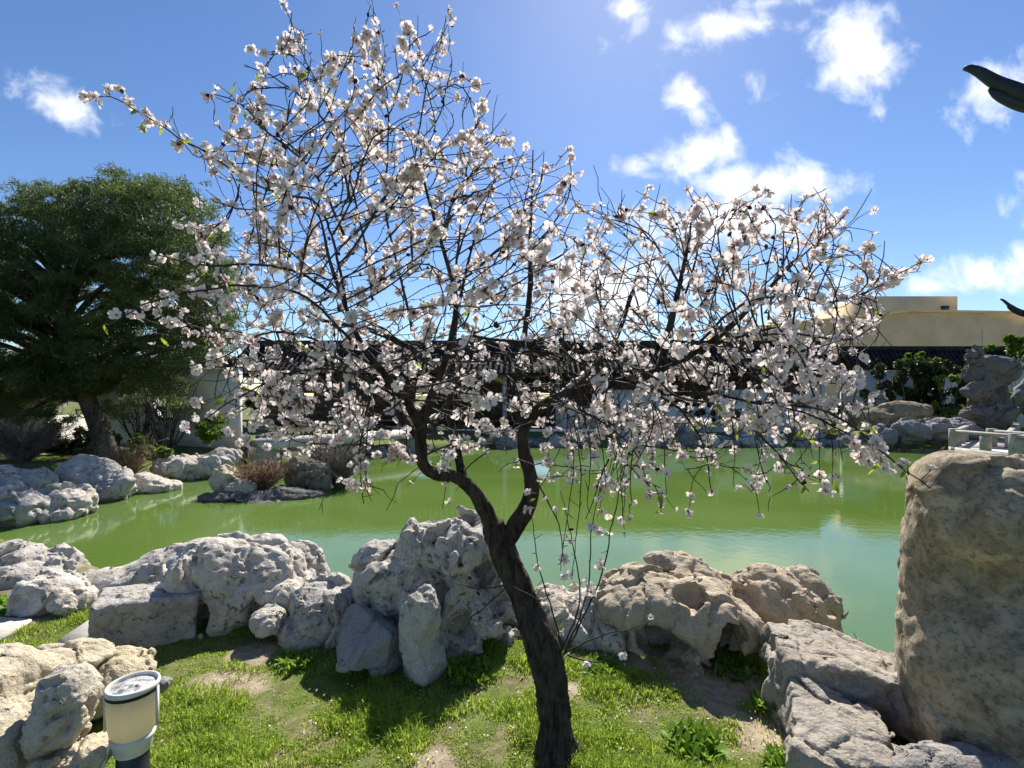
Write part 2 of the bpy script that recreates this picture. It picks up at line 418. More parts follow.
M['weed'] = mat_leaf('bright_weed_leaves', (.11,.22,.02), (.16,.28,.03), (.28,.46,.04), .45, 3)
M['petal'] = mat_leaf('white_pink_petals', (.84,.75,.73), (.89,.83,.80), (.92,.82,.79), .44, 3, .6, .2)
M['calyx'] = mat_plain('dark_pink_calyx', (.26,.06,.07), .7, .2, 30)
M['almond_leaf'] = mat_leaf('young_almond_leaves', (.10,.14,.02), (.20,.24,.03), (.38,.46,.04), .5, 5)
M['husk'] = mat_plain('dried_black_husk', (.018,.013,.011), .8, .3, 40)

# ------------------------------------------------------------------ setting: ground, water, paths
POND = np.array([(-10,7.7),(-8.5,7.25),(-7,6.7),(-5.8,6.0),(-4.5,5.3),(-3.2,4.85),(-2,4.55),(-1,4.35),(0,4.2),(1,4.1),(1.55,3.95),(2.05,3.35),(3,3.2),(4,3.7),(5.5,4.9),(6.5,6.8),(8,9.2),(11,11),(16,12),(22,13),(30,14),(30,24),(24,22.6),(17,21.3),(12,21.2),(6,20.9),(0,20.6),(-3.5,18.8),(-6,17.6),(-8.2,16.2),(-8.6,14.0),(-9.2,12.4),(-10.0,11.2),(-9.6,9.6),(-9.8,8.6)])
def poly_sd(x, y, poly):
    p = np.stack([x.ravel(), y.ravel()], 1); d = np.full(len(p), 1e9); ins = np.zeros(len(p), bool)
    for i in range(len(poly)):
        a = poly[i]; b = poly[(i+1) % len(poly)]; e = b-a; w = p-a
        t = np.clip((w@e)/(e@e), 0, 1); d = np.minimum(d, np.hypot(*(w-t[:,None]*e).T))
        c = ((a[1] > p[:,1]) != (b[1] > p[:,1]))
        with np.errstate(divide='ignore', invalid='ignore'):
            xi = a[0]+(p[:,1]-a[1])/(b[1]-a[1])*(b[0]-a[0])
        ins ^= c & (p[:,0] < xi)
    return (np.where(ins, -d, d)).reshape(x.shape)
WZ = -0.5
def ground_z(x, y):
    x = np.asarray(x, float); y = np.asarray(y, float)
    sd = poly_sd(np.atleast_1d(x), np.atleast_1d(y), POND).reshape(np.shape(x))
    t = np.clip((sd+.45)/.75, 0, 1); t = t*t*(3-2*t)
    z = -1.4+1.4*t
    p = np.stack([np.ravel(x)*.9, np.ravel(y)*.9, np.zeros(np.size(x))], 1)
    n = fbm(p, 4).reshape(np.shape(x))
    far = np.clip((y-9)/6, 0, 1)
    z = z-.28*far*(np.clip(1-(sd-.2)/4, 0, 1))*t
    return z+.05*n*t
xs = np.concatenate([[-700,-300,-120,-60,-40,-30], np.arange(-24, -6, .4), np.arange(-6, 6, .12), np.arange(6, 26, .4), [30,40,60,120,300,700]])
ys = np.concatenate([[-300,-80,-25,-8,-3,-1], np.arange(0, 7.2, .12), np.arange(7.3, 30, .4), [33,40,60,120,300,900]])
gx, gy = np.meshgrid(xs, ys, indexing='ij'); gz = ground_z(gx, gy)
nx, ny = gx.shape
ii = (np.arange(nx-1)[:,None]*ny+np.arange(ny-1)[None]).ravel()
g = obj('ground', np.stack([gx, gy, gz], -1).reshape(-1, 3), [np.stack([ii, ii+ny, ii+ny+1, ii+1], 1)], M['ground']); tag(g, kind='structure')
w = MB(); gxw = np.linspace(-14, 34, 25); 
w.add([(-13,3,WZ),(34,3,WZ),(34,26,WZ),(-13,26,WZ)], [[0,1,2,3]])
tag(w.obj('water', M['water']), kind='structure')
w = MB(); w.add([(-17.2,17.5,.05),(-14.0,17.5,.05),(-32.5,40,.05),(-39,40,.05)], [[0,1,2,3]]); tag(w.obj('path', M['path']), kind='structure')

# ------------------------------------------------------------------ rocks (signed distance fields -> surface nets)
_corn = np.array([[0,0,0],[1,0,0],[0,1,0],[1,1,0],[0,0,1],[1,0,1],[0,1,1],[1,1,1]])
_edg = [(0,1),(2,3),(4,5),(6,7),(0,2),(1,3),(4,6),(5,7),(0,4),(1,5),(2,6),(3,7)]
def surface_nets(f, org, h):
    s = f < 0; n = np.array(f.shape)
    cs = np.stack([s[c[0]:n[0]-1+c[0], c[1]:n[1]-1+c[1], c[2]:n[2]-1+c[2]] for c in _corn]).astype(np.int8).sum(0)
    act = np.argwhere((cs > 0) & (cs < 8))
    idx = np.full(n-1, -1, np.int64); idx[tuple(act.T)] = np.arange(len(act))
    vals = np.stack([f[tuple((act+c).T)] for c in _corn], 1)
    acc = np.zeros((len(act), 3)); cnt = np.zeros(len(act))
    for a, b in _edg:
        va, vb = vals[:, a], vals[:, b]; cr = (va < 0) != (vb < 0)
        t = np.where(cr, va/np.where(cr, va-vb, 1), 0)
        acc += np.where(cr[:, None], _corn[a]+t[:, None]*(_corn[b]-_corn[a]), 0); cnt += cr
    V = np.asarray(org)+h*(act+acc/cnt[:, None])
    Q = []
    for ax in range(3):
        o1, o2 = (ax+1) % 3, (ax+2) % 3
        sl0 = [slice(None)]*3; sl1 = [slice(None)]*3; sl0[ax] = slice(0, -1); sl1[ax] = slice(1, None)
        a, b = s[tuple(sl0)], s[tuple(sl1)]
        e = np.argwhere(a != b)
        e = e[(e[:, o1] > 0) & (e[:, o2] > 0) & (e[:, o1] < n[o1]-1) & (e[:, o2] < n[o2]-1)]
        ins = a[tuple(e.T)]
        d1 = np.zeros(3, int); d1[o1] = 1; d2 = np.zeros(3, int); d2[o2] = 1
        q = np.stack([idx[tuple((e-d1-d2).T)], idx[tuple((e-d2).T)], idx[tuple(e.T)], idx[tuple((e-d1).T)]], 1)
        q[~ins] = q[~ins][:, ::-1]
        Q.append(q)
    return V, np.concatenate(Q)
def E(px, py, D, rx, rz, ry, rz_deg=0, lean=0):     # ellipsoid at a point, radii given at its depth
    return ('e', P(px, py, D), np.array([rx*D/F, ry, rz*D/F]), R(rz_deg), R(lean))
def B(px, py, D, rx, rz, ry, rz_deg=0, lean=0, rnd=.25):
    return ('b', P(px, py, D), np.array([rx*D/F, ry, rz*D/F]), R(rz_deg), R(lean), rnd)
def H(px, py, D, rx, rz, ry, rz_deg=0, lean=0): return ('h',)+E(px, py, D, rx, rz, ry, rz_deg, lean)[1:]
def prim_sdf(pr, X):
    c, r, az, ln = pr[1], pr[2], pr[3], pr[4]
    q = X-c
    ca, sa = math.cos(az), math.sin(az); q = np.stack([q[:,0]*ca+q[:,1]*sa, -q[:,0]*sa+q[:,1]*ca, q[:,2]], 1)
    cl, sl = math.cos(ln), math.sin(ln); q = np.stack([q[:,0]*cl-q[:,2]*sl, q[:,1], q[:,0]*sl+q[:,2]*cl], 1)
    if pr[0] == 'b':
        rd = pr[5]*r.min(); a = np.abs(q)-(r-rd)
        return np.linalg.norm(np.maximum(a, 0), axis=1)+np.minimum(a.max(1), 0)-rd
    k0 = np.linalg.norm(q/r, axis=1); k1 = np.linalg.norm(q/(r*r), axis=1)+1e-9
    return k0*(k0-1)/k1
def rock_mesh(prims, seed=0, amp=.05, freq=2.0, chops=0, chop=.82, res=64, k=.02, pit=.012, pitf=16, zcut=None, ridge=.5, strata=0.0, cells=34, facet=.55, crack=.6):
    rs = np.random.RandomState(seed)
    solid = [p for p in prims if p[0] != 'h']; holes = [p for p in prims if p[0] == 'h']
    lo = np.min([p[1]-max(p[2][:2].max(), 0)*np.array([1,1,0])-p[2].max()*np.array([0,0,1])*(1 if abs(p[4]) > .2 else p[2][2]/p[2].max()) for p in solid], 0)-amp*1.6-.03
    hi = np.max([p[1]+max(p[2][:2].max(), 0)*np.array([1,1,0])+p[2].max()*np.array([0,0,1])*(1 if abs(p[4]) > .2 else p[2][2]/p[2].max()) for p in solid], 0)+amp*1.6+.03
    h = (hi-lo).max()/res
    n = np.ceil((hi-lo)/h).astype(int)+2
    ax = [lo[i]+h*np.arange(n[i]) for i in range(3)]
    G = np.stack(np.meshgrid(*ax, indexing='ij'), -1).reshape(-1, 3)
    d = None
    for p in solid:
        e = prim_sdf(p, G)
        for _ in range(chops):
            nn = rs.normal(size=3); nn /= np.linalg.norm(nn)
            sup = np.linalg.norm(nn*p[2])*(chop+rs.uniform(-.08, .1))
            pl = (G-p[1])@nn-sup
            e = np.maximum(e, pl)
        if d is None: d = e
        else:
            hh = np.clip(.5+.5*(d-e)/k, 0, 1); d = d*(1-hh)+e*hh-k*hh*(1-hh)
    for p in holes:
        e = -prim_sdf(p, G); kk = .02
        hh = np.clip(.5-.5*(d-e)/kk, 0, 1); d = d*(1-hh)+e*hh+kk*hh*(1-hh)
    near = np.abs(d) < amp*2.8+2*h
    X = G[near]+seed*3.7
    dn = amp*(1-ridge)*fbm(X*freq, 4)*1.3 - .7*amp*ridge*(fbm(X*freq*1.2+9, 4, .55, True)-.35)
    if pit:
        c = pnoise(X*pitf)+.5*pnoise(X*pitf*2.1); m = np.clip(pnoise(X*freq*.8+4)*2.2+.45, 0, 1)
        dn = dn+pit*np.clip(c-.12, 0, .5)*4*m
    if cells:
        Xn = G[near]; ext = (hi-lo)
        Xw = Xn+np.stack([fbm(X*freq*1.3+o_, 3) for o_ in (0, 5.2, 11.7)], 1)*ext.mean()*.07
        sd_ = lo+rs.uniform(size=(cells, 3))*ext
        nr_ = rs.normal(size=(cells, 3)); nr_ /= np.linalg.norm(nr_, axis=1, keepdims=True)
        def cellfx(Xw, sd_, nr_, a0, wid, crk):
            Xf = (Xw-lo).astype(np.float32); sf = (sd_-lo).astype(np.float32)
            dd_ = (Xf**2).sum(1)[:, None]-2*Xf@sf.T+(sf**2).sum(1)[None]
            o2 = np.argpartition(dd_, 1, axis=1)[:, :2]; a_ = np.sqrt(np.maximum(np.take_along_axis(dd_, o2, 1), 0))
            sw = a_[:, 0] > a_[:, 1]; i1 = np.where(sw, o2[:, 1], o2[:, 0]); f1 = a_.min(1); f2 = a_.max(1)
            cs_ = ext.mean()/len(sd_)**(1/3)
            off = rs.uniform(-.5, .5, len(sd_))[i1]*a0+np.einsum('ij,ij->i', Xw-sd_[i1], nr_[i1])*facet*a0/cs_*1.8
            return np.clip(off, -a0*1.3, a0*1.3)+a0*crk*np.exp(-(f2-f1)/(cs_*wid))
        dn = dn+cellfx(Xw, sd_, nr_, amp, .055, crack)
        n2_ = cells*6; s2 = lo+rs.uniform(size=(n2_, 3))*ext; nn2 = rs.normal(size=(n2_, 3)); nn2 /= np.linalg.norm(nn2, axis=1, keepdims=True)
        dn = dn+cellfx(Xw+(Xw-Xn)*.5, s2, nn2, amp*.42, .06, crack*.8)
    if strata:
        wv = X[:,2]*14+1.2*fbm(X*2.2, 3); dn = dn+strata*np.abs(np.sin(wv))**.5
    fine = X*max(freq*4.2, 9 if amp < .08 else 5)
    dn = dn-amp*.30*(fbm(fine, 4, .62, True)-.3)
    d = d.copy(); d[near] += dn
    f = d.reshape(n)
    if zcut is not None: f = np.maximum(f, (zcut-G[:,2]).reshape(n))
    f[0] = f[-1] = 1; f[:,0] = f[:,-1] = 1; f[:,:,0] = f[:,:,-1] = 1
    return surface_nets(f, lo, h)
def rock(label, prims, mat='rock', name='rock', group='limestone rocks along the near bank', cat='rock', **kw):
    V, Q = rock_mesh(prims, **kw)
    c = (V.max(0)+V.min(0))/2; c[2] = V[:,2].min()
    o = obj(name, V, [Q], M[mat], loc=c, rel=c); o.data.set_sharp_from_angle(angle=R(34))
    return tag(o, label, cat, group)

# ---- near bank, left to right
rock('white deeply pitted rock at the far left end of the near bank', [E(18,588,4.6,52,40,.42), E(58,600,4.5,28,22,.3), E(-20,590,4.7,40,36,.4)], seed=1, amp=.075, freq=3.2, pit=.05, pitf=9, chops=4, res=66)
rock('low grey boulder in front of the pitted white rock, beyond the paving', [E(48,596,3.9,32,20,.24,10), E(74,602,3.85,16,12,.2)], seed=2, amp=.03, chops=6, pit=.03, pitf=9)
rock('long low pale slab sloping up beside the pond behind the squared block', [E(120,585,4.3,52,20,.30,12,-8), E(185,566,4.4,66,24,.34,6,-14), E(240,558,4.5,40,18,.3)], seed=3, amp=.05, chops=4, pit=.014, res=72)
rock('squared flat topped block at the edge of the lawn', [B(149,618,3.42,42,27,.2,30,2,.12)], seed=4, amp=.016, freq=3, pit=.008, ridge=.5, cells=14, facet=.4)
rock('large rounded pale boulder with a small dark cave at its foot', [E(225,590,3.75,52,52,.38), E(270,580,3.85,44,40,.34), E(196,575,3.95,24,34,.28), E(292,600,3.75,26,36,.28), H(248,616,3.42,13,17,.22), H(204,620,3.5,9,18,.2)], seed=5, amp=.06, freq=2.6, chops=5, chop=.86, pit=.02, pitf=14, res=112)
rock('upright pale lump rising behind the right shoulder of the cave boulder', [E(296,572,4.2,24,30,.25), E(310,585,4.15,14,24,.2)], seed=6, amp=.05, chops=4)
rock('pale rounded boulder left of the tallest lawn rock', [E(325,612,3.55,36,32,.3), E(305,628,3.45,22,22,.22)], seed=7, amp=.045, chops=5, pit=.014)
rock('small stone wedged between the cave boulder and its right neighbour', [E(270,621,3.4,17,13,.14)], seed=8, amp=.02, chops=5, pit=.01, res=40)
rock('blue grey tilted boulder leaning on the foot of the tallest lawn rock', [B(374,643,3.1,31,22,.18,20,22,.2), E(384,660,3.1,20,13,.15)], 'rock_grey', seed=9, amp=.016, chops=8, chop=.86, pit=.004, cells=10)
rock('tallest craggy lawn rock behind the blossom tree, pitted on its left face', [E(440,578,3.5,55,52,.33,0,0), E(395,590,3.55,42,48,.32,0,-12), E(470,560,3.45,36,44,.28), E(485,610,3.35,34,44,.26), E(460,635,3.4,42,26,.25), E(500,638,3.35,22,20,.2), E(372,600,3.6,20,44,.25),
      H(478,582,3.15,12,12,.28), H(455,636,3.1,18,20,.24), H(438,604,3.15,9,26,.18), H(500,612,3.1,9,13,.2), H(490,650,3.1,12,8,.2)], seed=10, amp=.07, freq=3.0, chops=5, chop=.86, pit=.028, pitf=15, res=124)
rock('slim upright pointed stone standing against the tallest lawn rock', [E(420,632,2.98,21,52,.13,0,4), E(424,662,2.98,22,26,.13), H(436,625,2.86,5,16,.06,0,6)], seed=11, amp=.014, freq=4, chops=9, chop=.8, pit=.006, res=84, cells=12)
rock('low pale rock mass directly behind the trunk of the blossom tree', [E(590,625,3.55,48,34,.32), E(560,612,3.7,34,26,.3), E(612,640,3.4,30,24,.25), H(640,650,3.2,14,14,.2)], seed=12, amp=.055, chops=5, pit=.014, res=70)
rock('long water worn rock with a dark arched hollow right of the trunk', [E(655,604,3.45,60,34,.36,0,4), E(712,622,3.2,50,42,.32,0,14), E(690,592,3.6,55,26,.35), E(688,660,3.1,40,14,.2), E(770,612,3.55,46,42,.35,0,22), E(640,640,3.3,22,26,.2), E(682,568,3.7,22,11,.16),
      H(727,656,2.95,18,36,.36,0,8), H(668,646,3.05,27,20,.34), H(690,598,3.12,18,10,.14), H(755,676,2.95,26,18,.36)], 'rock_tan', seed=13, amp=.046, freq=2.8, chops=4, chop=.9, pit=.014, pitf=9, res=124, cells=50, crack=.7)
rock('tan knobbly rock dipping to the pond at the right end of the arched rock', [E(800,600,4.05,34,30,.28,0,18), E(815,620,3.95,20,22,.25), E(790,590,4.1,20,14,.2)], 'rock_tan', seed=14, amp=.05, chops=3, pit=.02, pitf=9, res=64)
rock('small flat stone perched on top of the arched rock', [E(661,558,3.75,18,6,.13), E(672,563,3.73,20,6,.14)], 'rock_tan', seed=15, amp=.014, chops=3, res=36, pit=.008)
rock('broad slab boulder with a dark chipped corner beside the tall rock', [B(838,682,2.66,64,33,.27,-14,8,.15), E(885,690,2.6,46,30,.3), B(802,694,2.6,28,30,.2,20,0,.2), H(836,660,2.3,18,8,.12,0,20), H(866,694,2.3,42,12,.16,0,10)], 'rock_tan', seed=16, amp=.028, chops=6, chop=.84, pit=.006, res=96)
rock('flat topped boulder lying in front of the slab boulder at lower right', [B(845,762,2.17,54,40,.25,-24,14,.15), E(895,784,2.1,48,34,.22,0,10)], 'rock_tan', seed=17, amp=.022, chops=7, chop=.82, pit=.005, res=88)
rock('tall brown lichen covered standing boulder at the right edge', [B(1027,604,2.3,100,144,.34,-36,3,.58), E(1010,690,2.2,86,110,.34,-20,3), E(985,520,2.24,52,54,.26,0,-20)], 'rock_tall', seed=18, amp=.034, freq=2.6, chops=3, chop=.95, pit=.010, pitf=12, res=116, zcut=-.15, k=.05, cells=16, facet=.5, crack=.45)
rock('low dark stone at the foot of the tall brown boulder', [E(965,775,1.95,62,26,.14)], 'rock_grey', seed=19, amp=.025, chops=6, pit=.006, res=44)
# ---- left foreground
rock('big cream ledge of layered rock in the lower left corner', [E(12,696,2.35,74,40,.38,-10,-6), E(-40,720,2.1,66,58,.36), E(66,670,2.5,36,18,.25,0,6), E(5,742,2.0,44,34,.22), H(42,705,1.86,11,46,.18,0,-4)], 'rock_cream', seed=20, amp=.030, freq=3, chops=6, chop=.86, pit=.010, strata=.016, res=112)
rock('upright cream pitted stone in front of the cream ledge', [E(64,700,2.04,24,40,.12,0,5), E(60,722,1.98,22,32,.12), H(42,692,1.86,7,26,.08)], 'rock_cream', seed=21, amp=.02, freq=4, chops=4, pit=.022, pitf=22, res=72)
rock('flat cream boulder behind the garden lamp', [E(114,676,2.65,31,22,.22,0,4), E(106,690,2.6,22,18,.18)], 'rock_cream', seed=22, amp=.018, chops=6, pit=.008, res=54)
rock('low cream stone lying in grass at the left of the lamp post', [E(72,760,1.98,34,16,.13,0,4)], 'rock_cream', seed=23, amp=.025, chops=5, pit=.012, res=48)
rock('fist sized grey stone in the grass right of the lamp', [E(162,684,2.6,9,6,.05)], 'rock_grey', seed=24, amp=.008, chops=4, res=30, pit=0)
# ---- left shore of the pond
GL = 'rocks along the left shore of the pond'
rock('pale flat topped rock at the left edge of the far shore', [E(14,484,9.4,30,16,.5), E(-16,488,9.4,28,14,.5)], group=GL, seed=31, amp=.09, freq=1.6, chops=5, pit=.03, pitf=6, res=56)
rock('white rugged rock at the water line at the left edge of the pond', [E(20,510,8.5,36,20,.5), E(-20,505,8.6,30,24,.5), E(48,506,8.8,22,12,.4)], group=GL, seed=32, amp=.11, freq=1.7, chops=4, pit=.05, pitf=5, res=64)
rock('white rock with dark undercut foot right of the water line rock', [E(66,502,9.0,26,16,.45), E(58,514,8.7,22,8,.35)], group=GL, seed=33, amp=.08, freq=1.7, chops=5, pit=.03, pitf=6, res=56)
rock('rounded grey white boulder below the leaning pine trunk', [E(92,478,10.6,30,21,.6), E(75,488,10.4,20,12,.5), E(112,488,10.4,20,11,.4)], group=GL, seed=34, amp=.1, freq=1.5, chops=5, pit=.03, pitf=5, res=60)
rock('low pale rock at the water right of the rounded boulder', [E(140,485,11.2,22,9,.5), E(165,486,11.3,14,6,.4)], group=GL, seed=35, amp=.06, freq=1.6, chops=5, pit=.02, res=48)
rock('pale shore rock below the hexagonal window', [E(172,467,12.8,16,11,.5), E(190,468,12.8,14,12,.5)], group=GL, seed=36, amp=.08, freq=1.5, chops=5, pit=.03, pitf=5, res=52)
rock('pale shore rock beside the end of the flat stone bridge', [E(212,466,13.2,18,13,.5), E(226,458,13.6,12,10,.5)], group=GL, seed=37, amp=.08, freq=1.5, chops=5, pit=.03, pitf=5, res=52)
rock('small dark stone on the bank under the pine', [E(48,488,10.2,10,9,.3)], 'rock_grey', group=GL, seed=38, amp=.04, chops=4, res=36)
# ---- islet
GI = 'rocks of the small islet'
rock('flat dark slab forming the base of the islet', [E(285,496,10.6,40,9,.45,4), E(230,499,10.4,28,9,.4), E(260,503,10.2,30,6,.4)], 'rock_dark', group=GI, seed=41, amp=.06, freq=2, chops=5, pit=.03, pitf=6, strata=.03, res=70)
rock('yellowish cream rock at the left end of the islet', [E(226,480,10.7,15,14,.3,0,10), E(240,488,10.5,16,8,.25)], 'rock_cream', group=GI, seed=42, amp=.05, freq=2, chops=5, pit=.02, res=50)
rock('brown upright boulder on the islet among bare stems', [E(305,474,11.3,20,20,.35), E(318,478,11.2,14,16,.3)], 'rock_brown', group=GI, seed=43, amp=.06, freq=2, chops=5, pit=.02, res=54)
rock('thin flat stone at the front edge of the islet', [E(268,507,10.1,26,4,.2)], 'rock_dark', group=GI, seed=44, amp=.02, chops=5, pit=.01, res=44)
# ---- right shore
GR = 'rocks below the garden wall on the far right shore'
rock('tall eroded standing stone like a stacked column near the zigzag bridge', [E(989,400,20.5,17,36,.6), E(984,370,20.6,15,16,.5), E(1000,372,20.4,14,16,.5), E(972,354,20.5,10,8,.35), E(980,392,20.3,12,9,.5), E(978,412,20.4,9,10,.5), E(1000,412,20.4,14,16,.5), H(1003,395,20.0,5,8,.4)], 'rock_stand', name='standing_stone', group=GR, cat='standing stone', seed=51, amp=.16, freq=1.1, chops=3, chop=.9, pit=.08, pitf=3.5, res=84)
rock('grey rock at the right edge of the picture behind the zigzag bridge', [E(1048,362,22.5,22,14,.8), E(1046,394,22.5,26,26,.8), H(1028,404,21.8,12,14,.5)], 'rock_grey', group=GR, seed=52, amp=.14, freq=1.1, chops=4, pit=.06, pitf=3.5, res=56)
rock('broad grey rock at the water left of the zigzag bridge', [E(908,432,19.6,18,14,.7), E(935,430,19.6,20,11,.6), E(885,436,19.8,16,10,.6)], 'rock_grey', group=GR, seed=53, amp=.15, freq=1.1, chops=4, pit=.06, pitf=3.5, res=64)
rock('brownish ledge of rock under the dark vines', [E(900,412,21.8,30,10,.8), E(870,418,21.6,24,12,.7)], 'rock_brown', group=GR, seed=54, amp=.12, freq=1.1, chops=4, pit=.05, pitf=3.5, res=56)
rock('low rock between the standing stone and the broad shore rock', [E(955,427,20.2,16,9,.6), E(972,432,20,10,6,.4)], 'rock_grey', group=GR, seed=55, amp=.08, freq=1.4, chops=4, pit=.04, res=44)

# ---- far shore row: a few meshes, many copies
far_src = []
for k in range(4):
    V, Q = rock_mesh([('e', np.array([0,0,.35]), np.array([.75,.55,.5]), 0., 0.), ('e', np.array([.5-.2*k,.1,.25]), np.array([.5,.5,.4]), .4*k, .2)], seed=60+k, amp=.16, freq=1.5, chops=4, pit=.06, pitf=4, res=44)
    me = mesh_arrays('rock', V, [Q]); me.materials.append(M['rock' if k % 2 else 'rock_grey']); me.polygons.foreach_set('use_smooth', np.ones(len(me.polygons), bool)); far_src.append(me)
rs = random.Random(5)
shore = resample(np.array([(-8.4,16.8),(-6,17.9),(-3.5,19.1),(0,20.8),(6,21.1),(12,21.4),(15.5,21.5)]), .78)
for i, (x, y) in enumerate(shore):
    o = bpy.data.objects.new('rock', far_src[rs.randrange(4)]); COL.objects.link(o)
    s = rs.uniform(.5, 1.1); o.scale = (s*rs.uniform(.8,1.3), s, s*rs.uniform(.6,1.1)); o.rotation_euler = (0, 0, rs.uniform(0, 6.28))
    o.location = (x+rs.uniform(-.2,.2), y+rs.uniform(-.25,.35), WZ-.1)
    tag(o, 'small rough rock in the row along the far water edge, seen through the blossom branches', 'rock', 'row of rocks along the far water edge')

# ---- paving stones at left
for label, pts, z in (('pale rectangular paving slab nearest the squared block', [(58,640),(100,612),(137,628),(92,652)], .03),
                      ('narrow paving slab between the squared block and the long slope rock', [(93,606),(112,598),(128,606),(112,622)], .03),
                      ('long paving slab at the left edge beyond the cream ledge', [(-60,640),(-5,616),(32,619),(0,640)], .03)):
    top = [np.array(((px-CX)/F*(CH-z)*F/(py-HY), (CH-z)*F/(py-HY), z)) for px, py in [(a, b) for a, b in pts]]
    T = np.array(top); c = T.mean(0); b = MB(); Vv = np.vstack([c+(T-c)*.985, T-[0,0,.012], T-[0,0,.09]])
    b.add(Vv, [[0,1,2,3]]+[[k, (k+1) % 4, (k+1) % 4+4, k+4] for k in range(4)]+[[k+4, (k+1) % 4+4, (k+1) % 4+8, k+8] for k in range(4)])
    b.V = [b.V[0]-[c[0], c[1], 0]]
    tag(b.obj('paving_slab', M['paver'], loc=(c[0], c[1], 0)), label, 'paving slab', 'paving slabs on the left bank')

# ------------------------------------------------------------------ walls and buildings
def wall_with_holes(outline, holes, y0, thick):
    """outline and holes are (x,z) loops; returns MB with front at y0 and back at y0+thick"""
    loops = [outline]+holes
    tri = geometry.tessellate_polygon([[Vector((x, z, 0)) for x, z in lp] for lp in loops])
    pts = [p for lp in loops for p in lp]; n = len(pts)
    V = [(x, y0, z) for x, z in pts]+[(x, y0+thick, z) for x, z in pts]
    t = [list(k) for k in tri]+[[k[2]+n, k[1]+n, k[0]+n] for k in tri]
    q = []; s = 0
    for lp in loops:
        m = len(lp)
        for k in range(m): q.append([s+k, s+(k+1) % m, s+(k+1) % m+n, s+k+n])
        s += m
    b = MB(); b.add(V, q, t); return b
def ring_loop(x, z, r, n, rot=0): return [(x+r*math.cos(rot+2*math.pi*k/n), z+r*math.sin(rot+2*math.pi*k/n)) for k in range(n)]
def tile_roof(b, x0, x1, ya, za, yb, zb, pitch=.24, r=.07):
    """rows of half round tiles running from eave (ya,za) to ridge (yb,zb)"""
    n = int((x1-x0)/pitch)
    for k in range(n+1):
        x = x0+k*(x1-x0)/n
        b.tube([(x, ya, za), (x, (ya+yb)/2, (za+zb)/2-.03), (x, yb, zb)], r, 6)
# white wall at the left with a moon gate and a hexagonal window
DW = 17.0
def wx(px): return (px-CX)/F*DW
def wz(py): return CH-(py-HY)/F*DW
wl = empty('garden_wall', (wx(60), DW, -.2), 'white garden wall with a round moon gate and hexagonal window behind the pine', 'wall')
gate_c, win_c = (wx(72), wz(424)), (wx(166), wz(404))
b = wall_with_holes([(-26,-.4),(wx(238),-.4),(wx(238),wz(368)),(-26,wz(368))], [ring_loop(*gate_c, .78, 40)[::-1], ring_loop(*win_c, .56, 6, 0)[::-1]], DW, .28)
def toloc(b, o): b.V = [v-np.array(o.location) for v in b.V]; return b
toloc(b, wl).obj('wall', M['plaster'], wl)
b = MB(); b.box((( -26+wx(238))/2, DW+.14, wz(368)+.05), (wx(238)+26, .7, .1)); tile_roof(b, -26, wx(238), DW-.2, wz(368)+.12, DW+.14, wz(368)+.38, .22, .06); tile_roof(b, -26, wx(238), DW+.48, wz(368)+.12, DW+.14, wz(368)+.38, .22, .06)
toloc(b, wl).obj('coping', M['tile'], wl)
b = MB(); a = np.linspace(0, 2*np.pi, 49); b.tube(np.stack([gate_c[0]+.8*np.cos(a), np.full(49, DW-.01), gate_c[1]+.8*np.sin(a)], 1), .05, 8, False)
toloc(b, wl).obj('gate_surround', M['tile_lite'], wl)
b = MB(); lp = ring_loop(*win_c, .58, 6); lp.append(lp[0]); lp.append(lp[1])
for k in range(6):
    (x0, z0), (x1, z1) = lp[k], lp[k+1]; b.tube([(x0, DW-.01, z0), (x1, DW-.01, z1)], .06, 6)
wf = toloc(b, wl).obj('window_frame', M['tile'], wl)
b = MB()
for k in range(-2, 3): b.box((win_c[0]+k*.2, DW+.14, win_c[1]), (.025, .025, .9-abs(k)*.18))
for k in (-1, 1): b.box((win_c[0], DW+.165, win_c[1]+k*.18), (.9, .02, .025))
toloc(b, wl).obj('lattice', M['timber'], wf)

# long gallery behind the pond
DG = 24.0
def gx_(px): return (px-CX)/F*DG
def gz_(py): return CH-(py-HY)/F*DG
XA, XB = -13.4, 15.6
ga = empty('gallery', (1, DG, -.2), 'long covered garden gallery with dark tiled roof behind the far side of the pond', 'gallery')
zE, zR = gz_(372), gz_(343)
b = MB(); b.box(((XA+XB)/2, DG+1.6, -.25), (XB-XA, 3.8, .5), bev=.03); toloc(b, ga).obj('plinth', M['stone'], ga)
b = MB()
b.add([(XA,DG-.55,zE-.06),(XB,DG-.55,zE-.06),(XB,DG+1.6,zR-.06),(XA,DG+1.6,zR-.06),(XB,DG+3.7,zE-.06),(XA,DG+3.7,zE-.06)], [[0,1,2,3],[3,2,4,5]])
b.add([(XA,DG-.55,zE-.2),(XB,DG-.55,zE-.2),(XB,DG+1.6,zR-.2),(XA,DG+1.6,zR-.2),(XB,DG+3.7,zE-.2),(XA,DG+3.7,zE-.2)], [[1,0,3,2],[2,3,5,4]])
tile_roof(b, XA, XB, DG-.6, zE, DG+1.6, zR, .26, .05); tile_roof(b, XA, XB, DG+3.75, zE, DG+1.6, zR, .26, .08)
b.box(((XA+XB)/2, DG+1.6, zR+.12), (XB-XA+.3, .26, .34), bev=.04)
rf = toloc(b, ga).obj('roof', M['tile'], ga)
